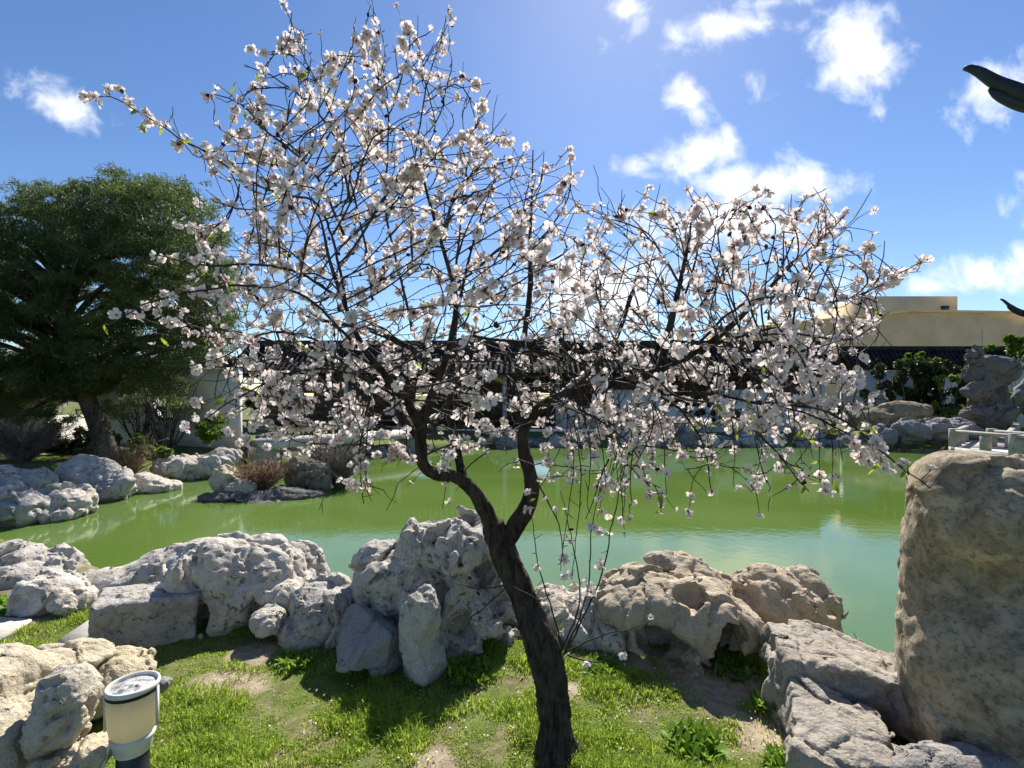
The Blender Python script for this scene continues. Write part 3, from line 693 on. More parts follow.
# back wall with openings, front posts, some front panels
holes = [[(x-.45, 1.0), (x+.45, 1.0), (x+.45, 1.75), (x-.45, 1.75)][::-1] for x in np.arange(XA+2.2, XB-1, 6.4)]
b = wall_with_holes([(XA,0.01),(XB,0.01),(XB,zE+.1),(XA,zE+.1)], holes, DG+3.1, .2); toloc(b, ga).obj('wall', M['timber'], ga)
for x in np.arange(XA+.3, XB, 2.55):
    b = MB(); b.tube([(x, DG+.1, 0), (x, DG+.1, zE+.1)], .11, 12); b.lathe((x, DG+.1, 0), [(.2,0),(.2,.1),(.13,.2)], 12); toloc(b, ga).obj('post', M['post'], ga, smooth=True)
b = MB(); b.box(((XA+XB)/2, DG+.1, zE-.14), (XB-XA, .16, .26)); 
for x in np.arange(XA+.3, XB, .32): b.box((x, DG+.1, zE-.4), (.03, .03, .26))
b.box(((XA+XB)/2, DG+.1, zE-.54), (XB-XA, .05, .05)); toloc(b, ga).obj('beam', M['timber'], ga)
for k, x in enumerate(np.arange(2.0, XB-1, 2.55)):
    b = MB(); xx = XA+.3+2.55*round((x-XA-.3)/2.55)+1.275; b.box((xx, DG+.12, .95 if k % 2 else .55), (2.3, .12, 1.9 if k % 2 else 1.1)); toloc(b, ga).obj('panel', M['plaster_shade'], ga)
b = MB(); b.box((-5.5, DG-.05, .42), (15, .5, .08), bev=.02)
for x in np.arange(-12.6, 1.8, 1.27): b.box((x, DG-.05, .19), (.09, .3, .38))
toloc(b, ga).obj('bench_rail', M['timber'], ga)

# garden wall at right with dark tiled coping
DR = 26.5
x0, x1 = (845-CX)/F*DR, (1100-CX)/F*DR
zr = lambda py: CH-(py-HY)/F*DR
wr = empty('garden_wall', ((x0+x1)/2, DR, -.2), 'white garden wall under a deep dark tiled coping below the cream building', 'wall')
b = MB(); b.box(((x0+x1)/2, DR+.2, (zr(371)-.5)/2), (x1-x0, .4, zr(371)+.5)); toloc(b, wr).obj('wall', M['plaster_shade'], wr)
b = MB(); b.box(((x0+x1)/2, DR+.25, zr(370)+.08), (x1-x0, .9, .14)); 
b.add([(x0,DR-.35,zr(369)+.1),(x1,DR-.35,zr(369)+.1),(x1,DR+.3,zr(349)),(x0,DR+.3,zr(349)),(x1,DR+.95,zr(369)+.1),(x0,DR+.95,zr(369)+.1)], [[0,1,2,3],[3,2,4,5]])
tile_roof(b, x0, x1, DR-.4, zr(369)+.14, DR+.3, zr(349)+.02, .25, .07); b.box(((x0+x1)/2, DR+.3, zr(348)), (x1-x0, .22, .25), bev=.03)
toloc(b, wr).obj('coping', M['tile'], wr)

# cream building beyond the wall
DB = 46.0
bx = lambda px: (px-CX)/F*DB
bz = lambda py: CH-(py-HY)/F*DB
bd = empty('building', (bx(930), DB, 0), 'flat roofed cream building rising beyond the garden wall', 'building')
b = MB()
V = [(bx(912),DB),(bx(1045),DB+1),(bx(1050),DB+16),(bx(800),DB+22),(bx(800),DB+12)]
n = len(V); zt = bz(312)
b.add([(x,y,-1) for x,y in V]+[(x,y,zt) for x,y in V], [[k,(k+1)%n,(k+1)%n+n,k+n] for k in range(n)], [[n,n+1,n+2],[n,n+2,n+3],[n,n+3,n+4]])
toloc(b, bd).obj('wall', M['cream_wall'], bd)
b = MB(); b.box((bx(940), DB+7.5, (bz(303)*1.12)/2), (bx(978)-bx(885), 9, bz(303)*1.12)); ub = toloc(b, bd).obj('upper_storey', M['cream_wall2'], bd)
b = MB(); dd = DB+2.97; b.box(((945-CX)/F*dd, dd, CH-(309-HY)/F*dd), (.75, .12, .62)); toloc(b, bd).obj('window', M['dark_glass'], bd)
# a window on the receding left side
A_ = np.array([bx(912), DB]); C_ = np.array([bx(800), DB+12]); u = (C_-A_)/np.linalg.norm(C_-A_); 
b = MB(); pw = A_+u*4.2; b.box((pw[0]-.02, pw[1]-.05, bz(322)*1.02), (1.0, .2, 1.3), rz=math.atan2(u[1], u[0])); toloc(b, bd).obj('window', M['dark_glass'], bd)
b = MB()
for k in range(n-1):
    (xa, ya), (xb, yb) = V[k], V[(k+1) % n]; L_ = math.hypot(xb-xa, yb-ya); b.box(((xa+xb)/2, (ya+yb)/2, zt+.1), (L_+.2, .3, .22), rz=math.atan2(yb-ya, xb-xa))
(xa, ya), (xb, yb) = V[-1], V[0]; L_ = math.hypot(xb-xa, yb-ya); b.box(((xa+xb)/2, (ya+yb)/2, zt+.101), (L_+.2, .3, .222), rz=math.atan2(yb-ya, xb-xa))
toloc(b, bd).obj('parapet', M['cream_wall2'], bd)
b = MB(); b.tube([(bx(988), DB+.6, -.5), (bx(988), DB+.6, zt-1.6)], .06, 8); toloc(b, bd).obj('drain_pipe', M['stone_grey'], bd)

# ------------------------------------------------------------------ pavilions (only an upswept corner of each is in view)
def pavilion(center, label, ztip=5.57, half=3.05):
    root = empty('pavilion', center, label, 'pavilion', 'pavilions with upswept roof corners')
    n = 25; uu = np.linspace(-1, 1, n); gx, gy = np.meshgrid(uu, uu, indexing='ij')
    r = np.maximum(np.abs(gx), np.abs(gy)); m = np.minimum(np.abs(gx), np.abs(gy))/np.maximum(r, 1e-6)
    z = 4.35+2.3*(1-r)**1.6+.75*(m**5)*(r**5)
    zb = z-.12
    V = np.concatenate([np.stack([gx*half, gy*half, z], -1).reshape(-1,3), np.stack([gx*half, gy*half, zb], -1).reshape(-1,3)])
    ii = (np.arange(n-1)[:,None]*n+np.arange(n-1)[None]).ravel(); q = np.stack([ii, ii+n, ii+n+1, ii+1], 1)
    N2 = n*n
    rim = [k for k in range(n)]+[k*n+n-1 for k in range(1, n)]+[(n-1)*n+k for k in range(n-2, -1, -1)]+[k*n for k in range(n-2, 0, -1)]
    qq = [[rim[k], rim[(k+1) % len(rim)], rim[(k+1) % len(rim)]+N2, rim[k]+N2] for k in range(len(rim))]
    b = MB(); b.add(V, np.concatenate([q, q[:, ::-1]+N2, np.array(qq)]))
    def zs(a): return float(np.interp(a, uu[n//2:], z[n//2:, n//2])) if False else 0
    for side in range(4):
        for k in range(-11, 12):
            c = k/12*.98; pts = []
            for rr in np.linspace(max(abs(c), .05), 1.0, 8):
                mm = abs(c)/rr; zz = 4.35+2.3*(1-rr)**1.6+.75*(mm**5)*(rr**5)
                p = [(c, rr), (-c, -rr), (rr, c), (-rr, c)][side]; pts.append((p[0]*half, p[1]*half, zz+.03))
            if len(pts) > 2 and abs(c) < .95: b.tube(pts, .06, 6)
    roof = b.obj('roof', M['tile'], root, smooth=False)
    for sx in (-1, 1):
        for sy in (-1, 1):
            hb = MB()
            prof = [(-.42,.56,.028),(-.385,.535,.042),(-.32,.445,.056),(-.22,.26,.072),(-.12,.11,.085),(-.04,-.01,.10),(.12,-.16,.11),(.35,-.24,.11),(.9,-.02,.11),(1.6,.5,.10),(2.6,1.3,.10),(3.0,1.75,.1)]
            pr = resample(np.array([(a, c, w_) for a, c, w_ in prof]), .05)
            pts = np.stack([sx*(half-pr[:,0]), sy*(half-pr[:,0]), 5.06+pr[:,1]], 1)
            hb.tube(pts, pr[:,2], 12)
            lo = resample(np.array([(-.26,.20,.02),(-.21,.10,.05),(-.13,-.02,.065),(-.04,-.13,.075),(.12,-.27,.08),(.35,-.36,.09)]), .05)
            hb.tube(np.stack([sx*(half-lo[:,0]), sy*(half-lo[:,0]), 5.06+lo[:,1]], 1), lo[:,2], 10)
            hb.obj('ridge_horn', M['eave'], root, smooth=True)
            pb = MB(); pb.tube([(sx*(half-1.0), sy*(half-1.0), 0), (sx*(half-1.0), sy*(half-1.0), 4.5)], .14, 14); pb.obj('post', M['timber'], root, smooth=True)
    fb = MB(); fb.tube([(0,0,6.55),(0,0,6.7),(0,0,6.85),(0,0,7.05),(0,0,7.25)], [.12,.2,.16,.2,.03], 14); fb.obj('finial', M['eave'], root, smooth=True)
    bb = MB(); bb.box((0,0,.0), (half*2-.8, half*2-.8, .3), bev=.03); bb.obj('base', M['stone'], root)
    bm_ = MB()
    for s in (-1,1):
        bm_.box((0, s*(half-1), 4.15), (half*2-2, .14, .3)); bm_.box((s*(half-1), 0, 4.15+.003), (.14, half*2-2.3, .3))
    bm_.obj('beam', M['timber'], root)
    return root
def dup(root, loc, label):
    r = root.copy(); COL.objects.link(r); r.location = loc; r['label'] = label
    for ch in list(root.children):
        c = ch.copy(); COL.objects.link(c); c.parent = r
        for g_ in list(ch.children):
            d = g_.copy(); COL.objects.link(d); d.parent = c
    return r
tipx, tipy = (964-CX)/F*6.3, 6.3
p1 = pavilion((tipx+3.47, tipy-3.47, CH+327/500*6.3-5.62), 'near pavilion whose dark upswept eave tip juts in at the upper right')
D2 = 23.0
p2 = dup(p1, ((1000-CX)/F*D2+3.47, D2-3.47, CH+96/500*D2-5.62), 'far pavilion whose dark curled eave tip shows above the cream building edge')

# ------------------------------------------------------------------ bridges
DBR = 15.2
fb = empty('stone_bridge', ((300-CX)/F*DBR, DBR, 0), 'low flat pale stone slab bridge behind the islet', 'bridge')
b = MB(); zb = CH-(440-HY)/F*DBR
A = np.array([(265-CX)/F*14.4, 14.4]); C = np.array([(420-CX)/F*18.6, 18.6]); Wd = np.array([-1.1, 1.3])*.9
top = [A, C, C+Wd, A+Wd]
b.add([(p[0],p[1],zb) for p in top]+[(p[0],p[1],zb-.2) for p in top], [[0,1,2,3],[7,6,5,4]]+[[k,k+4,(k+1)%4+4,(k+1)%4] for k in range(4)])
toloc(b, fb).obj('deck', M['stone'], fb)
for f_ in (.02, .5, .98):
    b = MB(); c = A+(C-A)*f_+Wd*.5; b.box((c[0], c[1], (zb-.2-1.5)/2), (.35, 1.2, abs(-1.5-zb+.2)), rz=math.atan2(*(C-A)[::-1])); toloc(b, fb).obj('pier', M['stone_grey'], fb)
# zigzag bridge on the right with a low railing
zbz = empty('zigzag_bridge', ((1000-CX)/F*17, 17, 0), 'low zigzag stone bridge with grey rail posts at the right edge', 'bridge')
pts = [np.array([19.8, 21.6]), np.array([15.1, 17.2]), np.array([15.1, 13.7]), np.array([23.5, 13.2])]
pts = [np.array(p) for p in pts]; zd = -.12
b = MB()
for k in range(3):
    a, c = pts[k], pts[k+1]; dd = (c-a)/np.linalg.norm(c-a); nn = np.array([-dd[1], dd[0]])
    a2, c2 = a-dd*.1, c+dd*.1
    V = [a2, c2, c2+nn*1.5, a2+nn*1.5]; zz = zd-.006*k
    b.add([(p[0],p[1],zz) for p in V]+[(p[0],p[1],zz-.22) for p in V], [[0,1,2,3],[7,6,5,4]]+[[j,j+4,(j+1)%4+4,(j+1)%4] for j in range(4)])
toloc(b, zbz).obj('deck', M['stone'], zbz)
b = MB()
for k in range(3):
    a, c = pts[k], pts[k+1]; dd = (c-a)/np.linalg.norm(c-a); nn = np.array([-dd[1], dd[0]])
    for off in (.1, 1.4):
        m = (a+c)/2+nn*off; L_ = np.linalg.norm(c-a)-.2
        b.box((m[0], m[1], zd+.52+.004*k), (L_, .17, .11), rz=math.atan2(dd[1], dd[0]), bev=.02)
toloc(b, zbz).obj('rail', M['stone_grey'], zbz)
for k in range(3):
    a, c = pts[k], pts[k+1]; L_ = np.linalg.norm(c-a); dd = (c-a)/L_; nn = np.array([-dd[1], dd[0]])
    for off in (.1, 1.4):
        for t in np.arange(.0, L_-.3, 1.15):
            p = a+dd*t+nn*off; h_ = .62 if t < .1 else .46; b = MB(); b.box((p[0], p[1], zd+h_/2-.003), (.22, .22, h_), rz=math.atan2(dd[1], dd[0]), bev=.015); toloc(b, zbz).obj('rail_post', M['stone_grey'], zbz)
for k in range(4):
    b = MB(); p = pts[k]; b.box((p[0]+.75, p[1]+.2, (zd-.24-1.5)/2), (.4, 1.0, 1.26+.1)); toloc(b, zbz).obj('pier', M['stone_grey'], zbz)

# ------------------------------------------------------------------ foliage
def leaf_cloud(clumps, n, size, asp=.5, seed=0, shell=.55, up=0.0, quad=True, flat=1.0):
    rs = np.random.RandomState(seed); cl = np.array(clumps, float)   # x,y,z,r (or rx,ry,rz)
    rad = cl[:, 3:6] if cl.shape[1] >= 6 else np.repeat(cl[:, 3:4], 3, 1)*[1, 1, flat]
    wgt = rad.prod(1)**(.75); pick = rs.choice(len(cl), n, p=wgt/wgt.sum())
    d = rs.normal(size=(n, 3)); d /= np.linalg.norm(d, axis=1, keepdims=True)
    rr = (shell+(1-shell)*rs.uniform(size=n)**.5)*rs.uniform(.55, 1.1, n)
    c = cl[pick, :3]+d*rad[pick]*rr[:, None]
    a = rs.normal(size=(n, 3))+d*.8+np.array([0, 0, up]); a /= np.linalg.norm(a, axis=1, keepdims=True)
    s = np.cross(a, rs.normal(size=(n, 3))); s /= np.linalg.norm(s, axis=1, keepdims=True)
    L_ = size*rs.uniform(.6, 1.3, n)[:, None]; W = L_*asp*.5
    if quad:
        V = np.stack([c-a*L_*.5, c+s*W, c+a*L_*.5, c-s*W], 1).reshape(-1, 3); return V, np.arange(4*n).reshape(-1, 4)
    V = np.stack([c-a*L_*.5+s*W, c-a*L_*.5-s*W, c+a*L_*.5], 1).reshape(-1, 3); return V, np.arange(3*n).reshape(-1, 3)
def clumps_in(c, r, n, cr, seed, bottom=-1):
    rs = np.random.RandomState(seed); out = []
    while len(out) < n:
        p = rs.uniform(-1, 1, 3)
        if np.linalg.norm(p) > 1 or p[2] < bottom or np.linalg.norm(p) < .35: continue
        out.append((*(np.array(c)+p*np.array(r)), cr*rs.uniform(.6, 1.35)))
    return out
def bush(label, c, r, mat, n=3000, size=.08, asp=.5, seed=0, nc=18, stems=6, name='shrub', cat='shrub', group=None, zbase=None, stem_mat='drytwig', cr=None):
    zb = c[2]-r[2] if zbase is None else zbase
    root = empty(name, (c[0], c[1], zb), label, cat, group)
    cl = clumps_in(c, r, nc, (cr or .32)*min(r), seed)
    V, Q = leaf_cloud(cl, n, size, asp, seed)
    obj('foliage', V, [Q], M[mat], root, rel=(c[0], c[1], zb), smooth=False)
    b = MB(); rs = np.random.RandomState(seed+1)
    for k in range(stems):
        t = np.array(cl[rs.randint(len(cl))][:3]); p0 = np.array([c[0]+rs.uniform(-.1,.1)*r[0], c[1]+rs.uniform(-.1,.1)*r[1], zb-.05])
        b.tube(resample(np.array([p0, (p0+t)/2+rs.normal(size=3)*.06*r[0]+[0,0,.1*r[2]], t]), .15), np.linspace(.022, .006, len(resample(np.array([p0, (p0+t)/2, t]), .15))) if False else .012*max(.6, min(2.5, r[2])), 5)
    toloc(b, root).obj('stems', M[stem_mat], root, smooth=True)
    return root
def twig_shrub(label, base, spread, h, n, mat, seed=0, r0=.006, name='bare_shrub', cat='shrub', lean=.5, group=None, leaves=None):
    rs = np.random.RandomState(seed); root = empty(name, base, label, cat, group); b = MB()
    tips = []
    for k in range(n):
        a = rs.uniform(0, 6.28); d = np.array([math.cos(a)*spread*rs.uniform(.1, 1), math.sin(a)*spread*rs.uniform(.1, 1)*.7, h*rs.uniform(.45, 1)])
        p0 = np.array([math.cos(a)*.1*spread, math.sin(a)*.1*spread, -.05])
        pts = resample(np.array([p0, p0+d*.5*[lean,lean,1.1]+rs.normal(size=3)*.05*h, p0+d]), h/7)
        b.tube(pts, np.linspace(r0*1.5, r0*.5, len(pts)), 4)
        for j in range(3):
            i = rs.randint(len(pts)//3, len(pts)); e = pts[i]+rs.normal(size=3)*.13*h+[0,0,.12*h]
            b.tube([pts[i], (pts[i]+e)/2+rs.normal(size=3)*.01*h, e], [r0*.8, r0*.6, r0*.4], 4); tips.append(e)
    b.obj('stems', M[mat], root, smooth=True)
    if leaves:
        cl = [(*t, .1*h) for t in tips]; V, Q = leaf_cloud(cl, leaves[1], leaves[2], .5, seed); obj('foliage', V, [Q], M[leaves[0]], root, smooth=False)
    return root

# pine at the left
def pine():
    D = 14.0; base = P(108, 458, D); base[2] = -.05
    root = empty('pine_tree', base, 'big dark green pine tree leaning over the white wall at the left', 'tree')
    tr = resample(np.array([[*P(110,462,D),.31],[*P(98,425,D),.235],[*P(86,395,D),.21],[*P(72,350,D+.1),.21],[*P(58,300,D+.2),.16],[*P(52,240,D+.2),.11],[*P(60,195,D+.2),.04]]), .12)
    V, q, t = tube_arrays(tr[:, :3], tr[:, 3], 20)
    n = fbm(V*[5,5,1.6], 3); V = V+(n*.05)[:, None]*np.sign(V-np.repeat(tr[:, :3].mean(0)[None], len(V), 0))*.6
    obj('trunk', V, [q, t], M['pine_bark'], root, rel=base)
    rs = np.random.RandomState(3); clumps = []
    outline = [(-110,205),(-40,188),(10,196),(60,180),(105,172),(150,168),(195,178),(224,208),(232,250),(248,300),(242,345),(216,378),(175,396),(120,404),(60,416),(0,426),(-60,426),(-110,400),(-130,300)]
    poly = np.array(outline, float)
    cand = rs.uniform([-130,170],[235,425],(4000,2)); sd = poly_sd(cand[:,0], cand[:,1], poly); rag = 16*pnoise(np.stack([cand[:,0]/26, cand[:,1]/26, cand[:,0]*0], 1))+9*pnoise(np.stack([cand[:,0]/11, cand[:,1]/11, cand[:,0]*0+3], 1)); sd = sd+rag*2.6; cand = cand[sd < -2]; sdv = -sd[sd < -2]
    gaps = [(130,262,13,6),(20,300,16,6),(170,300,10,6),(70,345,14,6),(-10,260,20,8),(42,268,24,9),(45,328,22,9),(100,290,12,7),(10,345,20,7),(150,330,10,6),(78,306,12,6)]
    lm = MB(); k = 0
    for (px, py), s_ in zip(cand, sdv):
        if any(((px-g[0])/g[2])**2+((py-g[1])/g[3])**2 < 1 for g in gaps): continue
        th = 2.6*min(1, math.sqrt(s_/70)); dep = D+rs.uniform(-th, th)
        p = P(px, py, dep)
        if clumps and np.min(np.linalg.norm((np.array(clumps)[:, :3]-p)/[1,1,.7], axis=1)) < .36: continue
        rr = rs.uniform(.3, .55)*(1 if s_ > 12 else .5)
        clumps.append((*p, rr, rr, rr*.45)); k += 1
    cl = np.array(clumps)
    for i in rs.choice(len(cl), 70, replace=False):
        c = cl[i, :3]; zz = np.clip(c[2]-rs.uniform(.6, 1.6), 1.6, 6.5); j = np.argmin(np.abs(tr[:, 2]-zz)); p0 = tr[j, :3]
        pts = resample(np.array([p0, (p0*.5+c*.5)+[0,0,.12*np.linalg.norm(c-p0)], c]), .3)
        lm.tube(pts, np.linspace(min(.1, tr[j, 3]*.6), .02, len(pts)), 6)
    toloc(lm, root).obj('limbs', M['pine_bark'], root, smooth=True)
    n = 200000
    V, T = leaf_cloud(cl, n, .21, .12, 4, shell=.25, up=.45, quad=False)
    obj('crown', V, [T], M['pine'], root, rel=base, smooth=False)
pine()

G_ = lambda px, D: np.array([(px-CX)/F*D, D, float(ground_z(np.array([(px-CX)/F*D]), np.array([D]))[0])])
# planting on the left bank
twig_shrub('wide grey brush of bare stems on the bank left of the pine trunk', G_(22,13), 1.4, 1.15, 260, 'drytwig', 1, .007, group=None)
bush('dark leafy bush under the pine beside the moon gate', G_(78,14.6)+[0,0,.42], (1.2,.6,.55), 'darkgreen', 5000, .1, .5, 2, 26)
bush('fresh green bush on the bank right of the pine trunk', P(143,446,12.6), (.32,.3,.34), 'green', 1100, .1, .5, 3, 12)
bush('second fresh green bush lower on the bank, under the hexagonal window', P(164,453,12.8), (.28,.26,.24), 'green', 800, .1, .5, 4, 10)
twig_shrub('low brown weedy growth behind the pale shore rocks', np.array([(128-CX)/F*12.0, 12.0, -.3]), .75, .85, 150, 'redtwig', 5, .006, leaves=('green', 500, .06))
bush('dark green bush seen through the hexagonal window', P(166,404,18.3), (.9,.4,.95), 'darkgreen', 5000, .14, .5, 41, 14, zbase=-.1)
twig_shrub('bare young tree standing before the white wall', G_(166,15.6), 1.2, 2.6, 26, 'drytwig', 6, .02, name='bare_tree', cat='tree', lean=.8)
twig_shrub('leaning bare sapling right of the pine trunk', G_(140,15.8), 1.0, 2.4, 14, 'pine_bark', 16, .022, name='bare_tree', cat='tree', lean=.8)
bush('green leafy bush between the white wall and the gallery', G_(215,15.2)+[0,0,.9], (.7,.5,.6), 'green', 2200, .12, .5, 7, 18)
twig_shrub('reddish dry shrub growing on the islet rocks', np.array([*P(262,490,10.8)[:2], -.42]), .75, .72, 260, 'redtwig', 8, .006, group=None, leaves=('green', 250, .05))
twig_shrub('grey bare thicket at the right end of the islet', np.array([*P(340,490,11.6)[:2], -.55]), .65, 1.05, 300, 'drytwig', 9, .006)
twig_shrub('taller grey bare stems behind the islet boulder', np.array([*P(318,485,11.9)[:2], -.55]), .5, 1.4, 90, 'drytwig', 10, .006)
# planting on the right bank
for k, (px, py, D, r, lab) in enumerate([(905,392,24.2,(2.2,.7,1.5),'dark mass of vines on the right garden wall, left part'), (945,388,24.0,(1.7,.7,1.4),'dark mass of vines on the right garden wall, beside the standing stone')]):
    bush(lab, P(px, py, D), r, 'darkgreen', 14000, .11, .6, 20+k, 44, name='vine', cat='vine', zbase=-.3)
bush('green shrub rising over the dark coping of the right garden wall', P(922,364,25.3), (.9,.5,.65), 'green', 2600, .12, .5, 23, 14, zbase=-.3)
bush('yellow green low shrub behind the broad shore rock', P(945,412,22.6), (1.1,.5,.45), 'green', 1200, .15, .5, 24, 14)
bush('bright green leafy shrub at the right edge over the coping', P(1008,352,25.2), (1.5,.6,.8), 'green', 3000, .2, .5, 25, 22, zbase=-.3)
bush('green shrub at the right edge behind the standing stone', P(1018,415,23), (.8,.5,1.1), 'green', 1500, .2, .5, 26, 14)
bush('pale leaved shrub hanging against the right garden wall', P(948,382,23.2), (.7,.3,.5), 'weed', 420, .14, .5, 27, 8, zbase=-.2)
twig_shrub('bare tree in front of the cream building', np.array([(868-CX)/F*31, 31, 0]), 1.6, 4.6, 60, 'drytwig', 28, .02, name='bare_tree', cat='tree', lean=.8)
bush('dark evergreen shrub on the far bank in front of the gallery, centre', P(470,405,22.6), (1.3,.5,.9), 'darkgreen', 2500, .14, .5, 29, 18, zbase=-.3)
bush('dark evergreen shrub on the far bank in front of the gallery, further right', P(705,408,22.6), (1.6,.5,.75), 'darkgreen', 2500, .14, .5, 30, 18, zbase=-.3)
bush('dark evergreen shrub on the far bank at the left end of the gallery', P(265,400,22.3), (1.3,.5,.8), 'darkgreen', 2200, .14, .5, 31, 16, zbase=-.3)
bush('dark shrub on the far bank at the right end of the gallery', P(838,415,22.4), (1.5,.5,.7), 'darkgreen', 2500, .14, .5, 32, 16, zbase=-.3)

# ------------------------------------------------------------------ garden lamp
def lamp():
    D = 2.02; b0 = np.array([(133-CX)/F*D, D, 0.0])
    root = empty('garden_lamp', b0, 'short black garden lamp with a cream shade and white rim in the lawn', 'garden lamp')
    b = MB(); b.lathe((0,0,0), [(.001,-.05),(.078,-.05),(.078,.006),(.056,.008),(.056,.225),(.052,.23),(.001,.23)], 40); b.obj('post', M['black'], root, smooth=False)
    b = MB(); b.lathe((0,0,0), [(.060,.215),(.064,.222),(.066,.25),(.076,.272),(.078,.285),(.06,.287)], 48); b.obj('collar', M['whiteplastic'], root, smooth=True)
    b = MB(); b.lathe((0,0,0), [(.066,.286),(.077,.300),(.083,.33),(.0865,.38),(.088,.43),(.088,.455),(.082,.455),(.08,.38),(.07,.31),(.06,.287)], 56); b.obj('lamp_shade', M['lampshade'], root, smooth=True)
    b = MB(); b.lathe((0,0,0), [(.086,.4555),(.0905,.456),(.0905,.468),(.086,.4685)], 56); b.obj('gasket', M['rubber'], root, smooth=False)
    b = MB(); b.lathe((0,0,0), [(.086,.469),(.092,.470),(.093,.478),(.091,.487),(.084,.489),(.081,.484),(.081,.470)], 56); rim = b.obj('rim', M['whiteplastic'], root, smooth=True)
    b = MB(); b.lathe((0,0,0), [(.0005,.488),(.03,.486),(.055,.481),(.0805,.473)], 48); b.obj('lid', M['lid'], root, smooth=True)
    b = MB()
    b.lathe((.028,-.012,.4845), [(.0005,.006),(.007,.005),(.008,-.002)], 16); b.obj('screw', M['lid_dirt'], rim, smooth=True)
    b = MB(); b.tube(resample(np.array([(-.062,-.03,.285),(-.07,-.06,.2),(-.085,-.09,.1),(-.11,-.12,.0)]), .02), .006, 8); b.obj('cable', M['whiteplastic'], root, smooth=True)
    for c_ in ((-.0885, -.028, .39), (.0895, .012, .39)): b = MB(); b.box(c_, (.006, .014, .16)); b.obj('clip', M['whiteplastic'], root)
bb = NB('cream_diffuser'); v = bb.coord(); bb.set(bb.mix(bb.ramp(bb.noise(bb.scale(v, 1, 1, .15), 45, 5), .4, .75), (.88,.82,.64), (.76,.68,.48)), .35)
t = bb.N.new('ShaderNodeBsdfTranslucent'); t.inputs[0].default_value = (.97,.93,.80,1); mx = bb.N.new('ShaderNodeMixShader'); mx.inputs[0].default_value = .72
bb.L.new(bb.bsdf.outputs[0], mx.inputs[1]); bb.L.new(t.outputs[0], mx.inputs[2]); bb.L.new(mx.outputs[0], bb.out.inputs[0]); M['lampshade'] = bb.m
M['lid'] = mat_plain('clouded_clear_lid', (.50,.50,.48), .15, .42, 42, .35)
M['lid_dirt'] = mat_plain('lid_grime', (.42,.40,.36), .8, .3, 60)
lamp()

# ------------------------------------------------------------------ grass and weeds
def grass():
    rs = np.random.RandomState(11)
    n = 300000
    x = rs.uniform(-3.4, 2.6, n); y = rs.uniform(1.55, 4.1, n)
    keep = np.abs(x) < y*1.08+.1
    x, y = x[keep], y[keep]
    den = np.clip(.85+1.3*fbm(np.stack([x*2.3, y*2.3, np.zeros_like(x)], 1), 3)+.9*pnoise(np.stack([x*9, y*9, np.ones_like(x)], 1)), .05, 1)
    edge = fbm(np.stack([x*6, y*6, np.full_like(x, 5)], 1), 3)
    for bx_, by_, ra, rb in BARE:
        q = np.sqrt(((x-bx_)/ra)**2+((y-by_)/rb)**2)+edge*.9; den *= np.clip((q-.6)*2.4, .10, 1)
    den *= np.where((x < -1.9) & (y < 2.6), .35, 1)
    den *= np.clip((poly_sd(x, y, POND)-.15)/.2, 0, 1)
    den *= np.where((x < -2.3) & (y > 3.0), .55, 1)
    keep = rs.uniform(size=len(x)) < den; x, y, den = x[keep], y[keep], den[keep]
    n = len(x); z = ground_z(x, y)
    tall = np.clip(.55+1.4*fbm(np.stack([x*1.7+8, y*1.7, np.zeros_like(x)], 1), 3)+.7*pnoise(np.stack([x*7+3, y*7, np.ones_like(x)], 1)), .25, 1.6)
    h = .046*tall*rs.uniform(.5, 1.5, n); a = rs.uniform(0, 2*np.pi, n); w = rs.uniform(.0015, .0036, n)
    lean = rs.uniform(.15, 1.1, n)*h; d = np.stack([np.cos(a), np.sin(a), np.zeros(n)], 1); s = np.stack([-np.sin(a), np.cos(a), np.zeros(n)], 1)
    tw = rs.uniform(-.8, .8, n); s = s*np.cos(tw)[:, None]+d*np.sin(tw)[:, None]
    c = np.stack([x, y, z-.004], 1); up = np.array([0, 0, 1.0])
    m = c+d*(lean*.35)[:, None]+up*(h*.62)[:, None]; tp = c+d*lean[:, None]+up*(h*rs.uniform(.75, 1.0, n))[:, None]
    W = w[:, None]
    V = np.stack([c-s*W, c+s*W, m+s*W*.8, m-s*W*.8, tp], 1).reshape(-1, 3)
    i = np.arange(n)[:, None]*5
    o = obj('grass', V, [i+np.array([[0,1,2,3]]), i+np.array([[3,2,4]])], M['grass'], smooth=False); tag(o, 'short bright grass with bare patches covering the lawn', 'grass', kind='stuff')
grass()
def weed(label, px, py, r, h, n, seed):
    D = 825/(py-HY); base = np.array([(px-CX)/F*D, D, 0.0]); rs = np.random.RandomState(seed)
    a = rs.uniform(0, 6.28, n); el = rs.uniform(.2, 1.3, n); L_ = rs.uniform(.4, 1, n)*h; rad = np.sqrt(rs.uniform(0, 1, n))*r
    c = np.stack([rad*np.cos(a), rad*np.sin(a), np.zeros(n)], 1); b2 = rs.uniform(0, 6.28, n)
    d = np.stack([np.cos(b2)*np.cos(el), np.sin(b2)*np.cos(el), np.sin(el)], 1); s = np.stack([-np.sin(b2), np.cos(b2), np.zeros(n)], 1)
    W = L_*rs.uniform(.12, .24, n)
    p1 = c+d*(L_*.45)[:, None]; p2 = c+d*L_[:, None]-np.array([0,0,1])*(L_*.18)[:, None]
    V = np.stack([c, p1+s*W[:, None], p2, p1-s*W[:, None]], 1).reshape(-1, 3)
    tag(obj('weed', V, [np.arange(4*n).reshape(-1, 4)], M['weed'], loc=base, smooth=False), label, 'weed', 'leafy weeds in the lawn')
weed('bright leafy weed clump at the lower right of the lawn', 692, 745, .12, .10, 260, 1)
